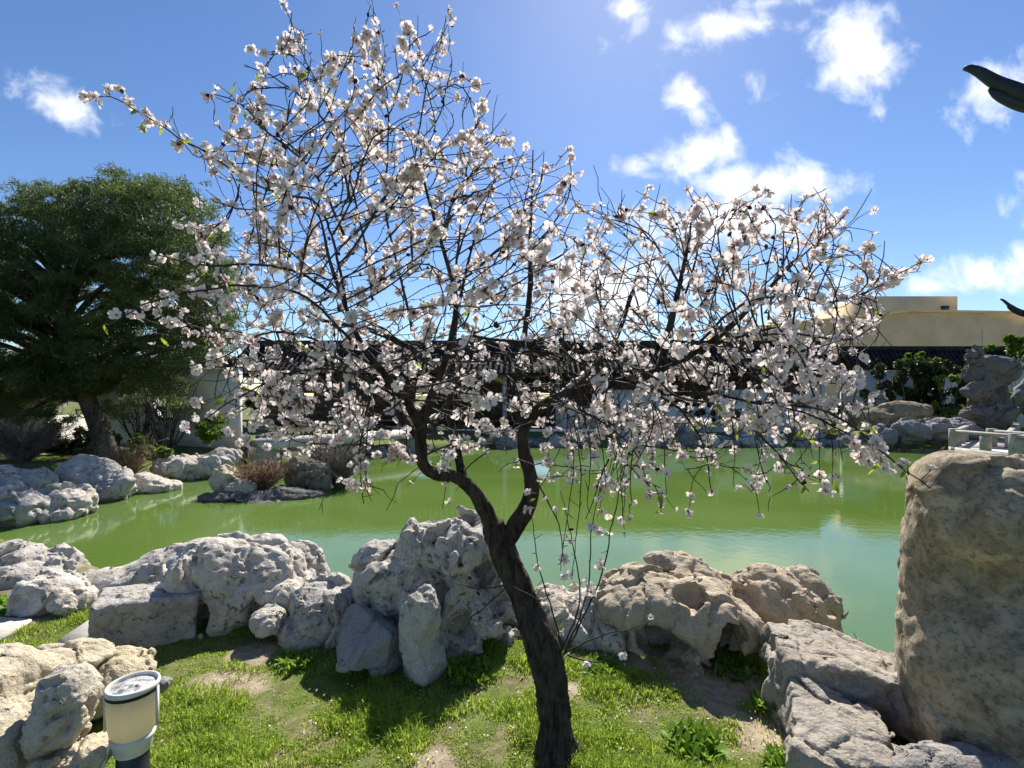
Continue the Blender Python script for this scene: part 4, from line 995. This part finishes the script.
weed('leafy weed clump at the foot of the tallest lawn rock', 470, 672, .14, .08, 300, 2)
weed('leafy weed at the foot of the slab boulder at right', 770, 705, .08, .09, 160, 3)
weed('weed clump at the left foot of the lawn rocks beside the cave boulder', 300, 660, .12, .07, 200, 4)
weed('weeds between the garden lamp and the upright cream stone', 96, 715, .10, .07, 170, 5)
weed('straggly weeds in the shade before the arched rock', 735, 668, .16, .09, 190, 6)
weed('weeds right of the tree trunk behind the lawn', 602, 668, .10, .08, 150, 7)
weed('tuft of weeds at the far left behind the cream ledge', 5, 608, .2, .12, 260, 8)
weed('weed clump just in front of the low stone at the right corner', 785, 762, .08, .07, 150, 9)

# ------------------------------------------------------------------ the blossom tree
TB = np.array([(557-CX)/F*2.24, 2.24, 0.0])
bt = empty('blossom_tree', TB, 'small almond tree in white pink blossom with a dark leaning trunk on the lawn', 'tree')
DT = 2.24
def trace(rows):  # px, py, depth, diameter in px
    return np.array([[*P(a, b_, d), w_*d/F/2] for a, b_, d, w_ in rows])
trunk = trace([(558,790,2.24,56),(558,762,2.24,44),(556,735,2.24,38),(553,700,2.25,37),(548,665,2.26,38),(540,640,2.27,37),(529,612,2.28,32),(517,582,2.29,29),(506,558,2.30,29),(499,540,2.30,29),(492,524,2.30,26)])
limbs = {
 'right_fork': trace([(503,548,2.30,24),(514,528,2.30,25),(527,508,2.30,24),(532,488,2.30,22),(528,466,2.30,20),(523,445,2.32,19),(526,424,2.32,19),(545,404,2.3,19),(575,392,2.25,19),(610,384,2.2,19),(645,376,2.15,18),(680,360,2.1,15),(712,345,2.05,11),(745,335,2.0,8),(785,325,1.95,6)]),
 'left_fork': trace([(497,540,2.30,26),(486,512,2.28,22),(472,490,2.25,20),(456,477,2.2,18),(436,474,2.15,18),(424,466,2.12,19),(421,445,2.1,20),(423,420,2.1,18),(432,395,2.1,15),(444,365,2.12,13),(452,335,2.15,12),(456,300,2.18,11),(447,262,2.2,9),(436,225,2.22,8),(424,180,2.25,6),(420,140,2.27,4)]),
 'inner_upright': trace([(464,482,2.22,14),(458,455,2.3,11),(452,425,2.35,10),(450,395,2.4,10),(453,360,2.42,10),(455,330,2.45,9),(460,300,2.5,7),(470,255,2.55,6),(485,205,2.6,5)]),
 'centre_upright': trace([(524,430,2.32,13),(516,395,2.4,12),(520,360,2.45,11),(526,325,2.5,10),(530,285,2.52,9),(530,240,2.55,7),(532,190,2.55,5),(533,150,2.55,3)]),
 'left_bough': trace([(423,430,2.1,14),(405,400,2.0,13),(385,375,1.95,12),(362,345,1.92,10),(345,305,1.9,8),(330,262,1.9,7),(322,225,1.92,5),(312,198,1.95,4)]),
 'far_left_bough': trace([(421,440,2.1,13),(400,415,2.2,12),(370,392,2.3,10),(335,370,2.35,8),(300,352,2.4,6),(262,338,2.45,5),(230,330,2.5,4)]),
 'cross_bough': trace([(440,372,2.12,11),(410,348,2.25,10),(370,330,2.4,9),(330,322,2.5,7),(290,312,2.6,5)]),
 'right_upright': trace([(660,370,2.12,12),(668,335,2.2,11),(676,300,2.25,10),(684,265,2.3,8),(690,232,2.32,5),(692,205,2.33,3)]),
 'right_bough': trace([(700,352,2.06,10),(735,322,2.1,9),(765,292,2.2,7),(795,262,2.3,5),(820,240,2.35,4)]),
 'low_right_bough': trace([(620,384,2.2,9),(660,393,2.05,8),(710,394,1.95,6),(760,404,1.85,5),(805,413,1.75,4),(850,435,1.65,4)]),
 'back_bough': trace([(560,398,2.28,12),(590,372,2.5,11),(615,340,2.65,9),(630,300,2.75,7),(640,262,2.8,5)]),
}
def bark_tube(pts, seed, n=20, step=.018, amp=.10):
    p = resample(pts, step); V, q, t = tube_arrays(p[:, :3], p[:, 3], n)
    m = len(p); c = np.repeat(p[:, :3], n, 0); r = np.repeat(p[:, 3], n)
    d = (V[:m*n]-c)*.89
    X = V[:m*n]*[30,30,9]+seed*5
    f = 1+amp*(fbm(X, 3, .6, True)-.2)*2+.12*pnoise(V[:m*n]*9+seed)
    f = f/f.mean(); V[:m*n] = c+d*f[:, None]
    return V, q, t, p
V, q, t, tp = bark_tube(trunk, 1, 40, .010, .13)
# root flare
zz = V[:, 2]; fl = np.clip((.17-zz)/.2, 0, 1)**1.8; cxy = TB[:2]; ang = np.arctan2(V[:,1]-cxy[1], V[:,0]-cxy[0])
V[:, :2] += (V[:, :2]-cxy)*(fl*(.38+.34*np.sin(ang*3+1)+.18*np.sin(ang*5)))[:, None]
obj('trunk', V, [q, t], M['bark'], bt, rel=TB)
nodes, par, srad = [], [], []
for k, (nm, pts) in enumerate(limbs.items()):
    pts = pts*[1,1,1,.86]; pts[:, 3] *= np.linspace(1, .55, len(pts))**1.2; pts[-1, 3] = min(pts[-1, 3], .0035)
    V, q, t, p = bark_tube(pts, k+2, 14, .02, .12)
    obj('limb', V, [q, t], M['bark'], bt, rel=TB)
    rs_ = resample(pts, .05)
    st = 3 if len(rs_) > 6 else 1
    for r_ in rs_[st:]:
        nodes.append(r_[:3]); par.append(-1); srad.append(max(.0018, r_[3]*.7))
shoots = [  # long shoots traced with their depth
 [(345,310,1.9),(330,250,1.9),(312,200,1.95),(285,192,1.95),(255,180,1.95),(222,160,1.95),(190,140,1.92),(158,122,1.9),(128,106,1.9),(98,90,1.9),(76,94,1.9)],
 [(372,300,2.2),(362,230,2.2),(350,175,2.2),(338,130,2.2),(322,92,2.2),(306,60,2.2),(294,30,2.2),(282,3,2.2)],
 [(412,330,2.2),(400,270,2.2),(388,210,2.22),(390,150,2.25),(388,95,2.25),(381,48,2.25),(374,5,2.25)],
 [(412,260,2.3),(412,200,2.3),(420,140,2.3),(426,90,2.3),(438,50,2.3),(446,14,2.3)],
 [(350,200,2.1),(340,150,2.05),(318,110,2.0),(296,92,2.0),(272,74,2.0),(240,62,2.0)],
 [(345,240,2.0),(320,180,1.95),(290,150,1.9),(262,130,1.9),(240,105,1.9),(212,94,1.9)],
 [(455,290,2.5),(460,220,2.5),(468,165,2.5),(476,120,2.5),(490,90,2.5)],
 [(530,250,2.55),(560,215,2.6),(572,185,2.6),(570,158,2.6)],
 [(684,300,2.3),(700,240,2.3),(690,190,2.3)],
 [(684,290,2.3),(660,250,2.35),(640,225,2.4),(622,205,2.4)],
 [(700,340,2.1),(740,305,2.05),(790,296,2.0),(830,304,1.95),(870,292,1.9),(922,262,1.9)],
 [(760,300,2.2),(785,270,2.2),(812,250,2.2),(850,214,2.2)],
 [(760,300,2.2),(778,272,2.3),(795,235,2.3),(802,205,2.3),(828,190,2.3)],
 [(690,320,2.2),(730,265,2.3),(750,225,2.3),(758,195,2.3)],
 [(350,340,1.9),(310,300,1.8),(265,288,1.75),(215,292,1.7),(165,308,1.65),(122,332,1.65)],
 [(345,300,1.9),(300,272,1.8),(250,262,1.75),(200,262,1.7),(148,248,1.7)],
 [(405,400,2.0),(350,372,1.85),(290,372,1.8),(235,400,1.75),(198,428,1.75)],
 [(385,375,1.95),(330,345,1.85),(275,335,1.8),(225,360,1.75),(190,372,1.7)],
 [(760,402,1.85),(820,410,1.7),(862,435,1.6),(895,465,1.55),(928,488,1.5)],
 [(720,360,2.0),(780,360,1.85),(830,372,1.75),(870,396,1.7)],
 [(730,335,2.05),(800,335,1.95),(850,340,1.9),(885,318,1.85)],
 [(650,388,2.1),(690,420,2.0),(708,455,1.95),(714,495,1.95)],
 [(700,396,1.95),(750,430,1.85),(780,465,1.8),(805,492,1.8)],
 [(560,400,2.2),(600,420,2.1),(632,450,2.05),(648,490,2.05)],
 [(580,392,2.25),(612,430,2.3),(600,480,2.3),(588,520,2.3)],
 [(372,392,2.2),(362,430,2.1),(362,470,2.05),(366,505,2.05)],
]
suckers = [
 [(563,655,2.24),(585,610,2.2),(602,565,2.18),(612,515,2.2),(622,470,2.2),(640,430,2.2)],
 [(562,650,2.24),(548,600,2.2),(536,556,2.2),(528,515,2.2)],
 [(560,655,2.24),(580,600,2.25),(572,545,2.25),(560,490,2.25)],
 [(564,655,2.24),(600,640,2.15),(630,632,2.1),(652,622,2.1)],
 [(566,650,2.24),(592,600,2.1),(596,540,2.05),(606,480,2.05)],
 [(568,655,2.24),(598,662,2.2),(625,650,2.1),(650,655,2.1)],
 [(530,470,2.3),(545,500,2.2),(560,530,2.15),(566,570,2.15)],
 [(540,600,2.26),(510,585,2.15),(480,588,2.1),(440,575,2.1)],
 [(515,575,2.28),(500,592,2.1),(478,612,2.05),(455,622,2.05)],
]
twig = MB(); shoot_pts = []
def add_shoot(rows, r0, r1, dens):
    p = resample(np.array([P(*r_) for r_ in rows]), .03)
    rs_ = np.random.RandomState(len(shoot_pts)); p = p+np.cumsum(rs_.normal(size=p.shape)*.0022, 0)
    twig.tube(p, np.linspace(r0, r1, len(p)), 6); shoot_pts.append((p, dens)); return p
for s_ in shoots:
    p = add_shoot(s_, .0062, .0018, 1.4 if s_[-1][0] < 150 or s_[-1][0] > 860 else 1.0)
    for i_, r_ in enumerate(p[:int(len(p)*.72):2]): nodes.append(r_); par.append(-1); srad.append(.0055-.004*(2*i_/len(p)))
n_tree = len(nodes)
for s_ in suckers: add_shoot(s_, .0045, .0014, .8)
rs0 = np.random.RandomState(77)
for k in range(26):   # fine twigs hanging from the main boughs
    px0 = [rs0.uniform(545, 660), rs0.uniform(640, 830), rs0.uniform(330, 470)][0 if k < 12 else 1 if k < 21 else 2]; py0 = 398+rs0.uniform(-8, 20); d0 = rs0.uniform(1.75, 2.35); dx = rs0.uniform(-35, 30); ln_ = rs0.uniform(60, 175 if k < 12 else 110)
    add_shoot([(px0, py0, d0), (px0+dx*.3+8, py0+ln_*.4, d0-.05), (px0+dx, py0+ln_, d0-.08)], .0026, .0013, .95)
# space colonisation of the crown
CROWN = np.array([(120,100),(205,140),(225,95),(262,70),(290,20),(330,60),(360,20),(400,20),(440,40),(455,75),(488,110),(510,140),(540,165),(575,170),(600,205),(640,208),(690,200),(750,205),(800,205),(845,220),(875,255),(905,270),(890,310),(865,335),(860,375),(872,425),(900,465),(885,490),(850,470),(810,500),(770,495),(720,500),(680,490),(640,515),(590,500),(550,480),(500,468),(460,490),(410,490),(360,500),(310,460),(240,425),(205,400),(200,365),(150,325),(160,300),(210,285),(180,255),(215,200),(180,140)], float)
rs = np.random.RandomState(21)
cand = rs.uniform([100,0],[920,520],(28000,2)); sd = poly_sd(cand[:,0], cand[:,1], CROWN)
wgt = np.where(sd < 0, 1.0, 0)*(.75+1.1*np.exp(-((cand[:,0]-520)/240)**2-((cand[:,1]-375)/50)**2))*np.where(cand[:,1] > 430, .22, 1)*np.where(cand[:,1] > 470, .6, 1)*np.where((cand[:,1] < 140), .5, 1)*np.where((cand[:,0] < 230), .5, 1)
ok = rs.uniform(size=len(cand)) < wgt*.62; cand, sdv = cand[ok], -sd[ok]
th = .95*np.clip(np.sqrt(sdv/110), .12, 1)
dep = 2.2+rs.uniform(-1, 1, len(cand))*th+np.where(cand[:,0] > 700, -.15, 0)
att = np.array([P(a, b_, d_) for (a, b_), d_ in zip(cand, dep)])
nodes = list(nodes); step, infl, kill = .045, .55, .066
NN = np.array(nodes); near_i = np.zeros(len(att), int); near_d = np.full(len(att), 1e9)
def upd(att, near_i, near_d, start):
    for a in range(start, len(NN), 400):
        dd = np.linalg.norm(att[:, None]-NN[None, a:a+400], axis=2); j = dd.argmin(1); m = dd[np.arange(len(att)), j]
        b_ = m < near_d; near_d[b_] = m[b_]; near_i[b_] = j[b_]+a
upd(att, near_i, near_d, 0)
par = list(par)
for it in range(90):
    act = near_d < infl
    if not act.any(): break
    grow = {}
    for i in np.where(act)[0]: grow.setdefault(near_i[i], []).append(i)
    start = len(NN); new = []
    for j, ids in grow.items():
        d = att[ids]-NN[j]; d = (d/(np.linalg.norm(d, axis=1, keepdims=True)+1e-9)).sum(0)+rs.normal(size=3)*.15
        if par[j] >= 0:
            pd = NN[j]-NN[par[j]]; d = d+pd/np.linalg.norm(pd)*1.3
        d /= np.linalg.norm(d)+1e-9; new.append(NN[j]+d*step); par.append(int(j)); srad.append(srad[j])
    NN = np.vstack([NN, new])
    upd(att, near_i, near_d, start)
    k_ = near_d > kill; att, near_i, near_d = att[k_], near_i[k_], near_d[k_]
    if len(att) == 0 or len(NN) > 13000: break
tot = len(NN); kids = [[] for _ in range(tot)]
for i in range(n_tree, tot): kids[par[i]].append(i)
tips = np.zeros(tot)
for i in range(tot-1, n_tree-1, -1):
    if not kids[i]: tips[i] = 1
    tips[par[i]] += tips[i]
def rad(i): return min(.0085, srad[i], .0019*max(1, tips[i])**.40)
def chain(i):
    out = [par[i], i]
    while kids[i]:
        ks = sorted(kids[i], key=lambda k: -tips[k])
        for o_ in ks[1:]: stack.append(o_)
        i = ks[0]; out.append(i)
    return out
stack = [k for i in range(n_tree) for k in kids[i]]
flower_sites = []   # pos, direction
while stack:
    i = stack.pop(); ch = chain(i); p = NN[ch]; r_ = np.array([rad(ch[1])]+[rad(c) for c in ch[1:]])
    if len(p) > 2: p[1:-1] = p[1:-1]*.6+.2*(p[:-2]+p[2:])
    twig.tube(p, r_, 4, False)
    fl_ = rs.choice([.08, .4, 1.2, 2.3], p=[.30, .26, .24, .20])
    for a in range(1, len(p)):
        if tips[ch[a]] <= 6:
            for _ in range(rs.poisson(fl_)): flower_sites.append((p[a]+(p[a-1]-p[a])*rs.uniform(), rs.normal(size=3)))
    for a in range(1, len(p)):     # short dark spurs and buds
        if rs.uniform() < .55:
            e_ = rs.normal(size=3); e_ /= np.linalg.norm(e_); q_ = p[a]+(p[a-1]-p[a])*rs.uniform(); l_ = rs.uniform(.006, .022)
            twig.tube([q_, q_+e_*l_*.6, q_+e_*l_], [.0016, .0019, .0012], 4, False)
    # straight young shoot beyond the tip
    d = p[-1]-p[-2]; d = d/np.linalg.norm(d)+rs.normal(size=3)*.25+[0,0,.25 if p[-1][2] > 1.35 else -.7]; d /= np.linalg.norm(d)
    L_ = rs.uniform(.03, .13); e = [p[-1]+d*L_*t_ + rs.normal(size=3)*.003 for t_ in (0, .5, 1)]
    twig.tube(e, [.0019, .0017, .0012], 4, False)
    for q_ in e[1:]:
        for _ in range(rs.poisson(fl_*1.2)): flower_sites.append((q_, rs.normal(size=3)))
# short spurs along shoots
for p, dens in shoot_pts:
    for i in range(3, len(p), 2):
        if rs.uniform() < .75*dens+.1:
            d = rs.normal(size=3); d /= np.linalg.norm(d); L_ = rs.uniform(.008, .05)
            twig.tube([p[i], p[i]+d*L_*.5, p[i]+d*L_], [.0016, .0015, .001], 4, False)
            if rs.uniform() < dens: flower_sites.append((p[i]+d*L_, d))
            if rs.uniform() < dens*.7: flower_sites.append((p[i]+d*L_*.4, rs.normal(size=3)))
    if dens > .5:
        for i in range(len(p)*2//3, len(p)):
            for _ in range(2):
                if rs.uniform() < .55: flower_sites.append((p[i]+rs.normal(size=3)*.012, rs.normal(size=3)))
tw = toloc(twig, bt).obj('twigs', M['twig'], bt, smooth=True); tw['kind'] = 'stuff'
# a flower: five notched cupped petals and a small calyx
def flower_arrays(rs, r=.0165, openn=.45):
    V = []; Q = []; n = 0
    for k in range(5):
        a = k*2*np.pi/5+rs.normal()*.1; c, s = math.cos(a), math.sin(a); o_ = openn+rs.normal()*.16; rr = r*rs.uniform(.88, 1.1); w = rr*rs.uniform(.40, .5)
        loc = [(.08*rr, 0, 0), (.5*rr, -w, .30*o_), (.5*rr, 0, .16*o_), (.5*rr, w, .30*o_), (.88*rr, -w*.86, .8*o_), (.88*rr, 0, .62*o_), (.88*rr, w*.86, .8*o_), (1.06*rr, -w*.35, .95*o_), (.98*rr, 0, .82*o_), (1.06*rr, w*.35, .95*o_)]
        for x, y, z in loc: V.append((x*c-y*s, x*s+y*c, z*rr))
        for f in ((0,1,2),(0,2,3)): Q.append(('t', [n+i for i in f]))
        for f in ((1,4,5,2),(2,5,6,3),(4,7,8,5),(5,8,9,6)): Q.append(('q', [n+i for i in f]))
        n += 10
    nf = len(Q)
    # calyx cup and stamens
    m = 6
    for z, q_ in ((-.45, .10), (.06, .17), (.12, .02)):
        for k in range(m): V.append((q_*r*math.cos(k*2*np.pi/m), q_*r*math.sin(k*2*np.pi/m), z*r))
    for l in range(2):
        for k in range(m): Q.append(('q', [n+l*m+k, n+l*m+(k+1) % m, n+(l+1)*m+(k+1) % m, n+(l+1)*m+k]))
    n += 3*m
    for k in range(5):
        a = rs.uniform(0, 6.28); e = rs.uniform(.25, .42)
        x, y = math.cos(a)*e*r, math.sin(a)*e*r
        V += [(0,0,.05*r), (x*1.0-y*.12, y+x*.12, .42*r), (x*1.1+y*.12, y*1.1-x*.12, .46*r)]; Q.append(('t', [n, n+1, n+2])); n += 3
    V = np.array(V); q4 = np.array([f for k, f in Q if k == 'q']); t3 = np.array([f for k, f in Q if k == 't'])
    m4 = np.array([0 if i < nf else 1 for i, (k, f) in enumerate(Q) if k == 'q']); m3 = np.array([0 if i < nf else 1 for i, (k, f) in enumerate(Q) if k == 't'])
    return V, q4, t3, m4, m3
frs = np.random.RandomState(5)
variants = [flower_arrays(frs, openn=o_) for o_ in (.25, .4, .55, .75, 1.0, .5)]
def fmesh(v):
    V, q4, t3, m4, m3 = v; me = mesh_arrays('blossom', V, [q4, t3]); me.materials.append(M['petal']); me.materials.append(M['calyx'])
    me.polygons.foreach_set('material_index', np.concatenate([m4, m3]).astype(np.int32)); me.polygons.foreach_set('use_smooth', np.ones(len(me.polygons), bool)); return me
vmesh = [fmesh(v) for v in variants]
def frame(d, spin):
    z = d/np.linalg.norm(d); x = np.cross(z, [.3,.5,.8] if abs(z@[.3,.5,.8]) < .9 else [1,0,0]); x /= np.linalg.norm(x); y = np.cross(z, x)
    c, s = math.cos(spin), math.sin(spin); return np.stack([x*c+y*s, -x*s+y*c, z], 1)
inst = []
for p, d in flower_sites:
    # blossom is thicker on the outer shoots than deep inside the crown
    px, py = CX+p[0]/p[1]*F, HY-(p[2]-CH)/p[1]*F
    core = math.exp(-(((p[0]-.05)/.55)**2+((p[2]-1.72)/.20)**2))
    pr = .46*(1-.72*core)*(.6 if p[2] < 1.35 else 1)*(1.45 if 1.35 < p[2] < 2.2 and abs(p[0]-.0) > .5 else .95)
    pr *= np.clip(.9+1.8*pnoise((p*3.1)[None])[0], .2, 1.5)
    if rs.uniform() > pr: continue
    for _ in range(rs.choice([1, 1, 2, 3])):
        dd = rs.normal(size=3)+d/(np.linalg.norm(d)+1e-9)*.5+[0,-.1,.15]; dd /= np.linalg.norm(dd)
        inst.append((p+dd*rs.uniform(.003, .013), dd, rs.uniform(0, 6.28), rs.uniform(.8, 1.2), rs.randint(6)))
print('flowers', len(inst), 'nodes', tot)
inst.sort(key=lambda q_: q_[0][1]/q_[3])
for p, d, sp, s, v in inst[:100]:
    o = bpy.data.objects.new('blossom', vmesh[v]); COL.objects.link(o); o.parent = bt
    o.matrix_local = Matrix.Translation(Vector(p-TB)) @ (Matrix(frame(d, sp).tolist()).to_4x4()) @ Matrix.Scale(s, 4)
VV, Q4, T3, A4, A3 = [], [], [], [], []; n = 0
for p, d, sp, s, v in inst[100:]:
    V, q4, t3, m4, m3 = variants[v]; VV.append((V*s) @ frame(d, sp).T+p-TB); Q4.append(q4+n); T3.append(t3+n); A4.append(m4); A3.append(m3); n += len(V)
me = mesh_arrays('blossoms', np.concatenate(VV), [np.concatenate(Q4), np.concatenate(T3)]); me.materials.append(M['petal']); me.materials.append(M['calyx'])
me.polygons.foreach_set('material_index', np.concatenate(A4+A3).astype(np.int32)); o = link('blossoms', me, None, bt); o['kind'] = 'stuff'
# young leaves and dried husks
def leaf_on(sites, n, size, mat, name, rs):
    V = []; Q = []
    for k in range(n):
        p, d = sites[rs.randint(len(sites))]; a = rs.normal(size=3)+[0,0,-.3]; a /= np.linalg.norm(a); s = np.cross(a, rs.normal(size=3)); s /= np.linalg.norm(s); nn = np.cross(a, s)
        L_ = size*rs.uniform(.6, 1.3); W = L_*.16; b0 = len(V)
        V += [p, p+a*L_*.35+s*W, p+a*L_*.35-nn*W*.5, p+a*L_*.35-s*W, p+a*L_*.7+s*W*.8+nn*W*.3, p+a*L_*.7-nn*W*.2, p+a*L_*.7-s*W*.8+nn*W*.3, p+a*L_+nn*W*.8]
        Q += [[b0,b0+1,b0+2,b0+2],[b0,b0+2,b0+3,b0+3],[b0+1,b0+4,b0+5,b0+2],[b0+2,b0+5,b0+6,b0+3],[b0+4,b0+7,b0+5,b0+5],[b0+5,b0+7,b0+6,b0+6]]
    q = np.array(Q); tri = q[q[:,2] == q[:,3]][:, :3]; qd = q[q[:,2] != q[:,3]]
    o_ = obj(name, np.array(V), [qd, tri], M[mat], bt, rel=TB, smooth=True); o_['kind'] = 'stuff'
right = [s_ for s_ in flower_sites if s_[0][0] > .9 and s_[0][2] < 1.55]
left = [s_ for s_ in flower_sites if s_[0][0] < -1.0]
leaf_on(right, 110, .045, 'almond_leaf', 'leaves', rs); leaf_on(left+flower_sites[::6], 220, .045, 'almond_leaf', 'leaves', rs)
b = MB()
for k in range(520):
    p, d = flower_sites[rs.randint(len(flower_sites))]
    if p[2] < 1.6 and rs.uniform() < .7: continue
    p = p-TB+rs.normal(size=3)*.004; a = rs.normal(size=3); a /= np.linalg.norm(a); L_ = rs.uniform(.006, .012)
    b.tube([p-a*L_, p-a*L_*.5, p+a*L_*.4, p+a*L_], [.001, L_*.62, L_*.58, .001], 6, False)
o = b.obj('husks', M['husk'], bt, smooth=True); o['kind'] = 'stuff'

rs = np.random.RandomState(9); n = 420
x = TB[0]+rs.normal(size=n)*1.1; y = 2.5+rs.normal(size=n)*.5; k_ = (y > 1.6) & (y < 3.2); x, y = x[k_], y[k_]; n = len(x)
z = ground_z(x, y)+rs.uniform(.008, .03, n); a = rs.uniform(0, 6.28, n); t1 = np.stack([np.cos(a), np.sin(a), rs.normal(size=n)*.3], 1)*.0075; t2 = np.stack([-np.sin(a), np.cos(a), rs.normal(size=n)*.3], 1)*.0055
c = np.stack([x, y, z], 1); V = np.stack([c-t1, c+t2, c+t1, c-t2+[0,0,.003]], 1).reshape(-1, 3)
tag(obj('fallen_petals', V, [np.arange(4*n).reshape(-1, 4)], M['petal'], smooth=False), 'scattered white petals fallen on the lawn around the trunk', 'petals', kind='stuff')
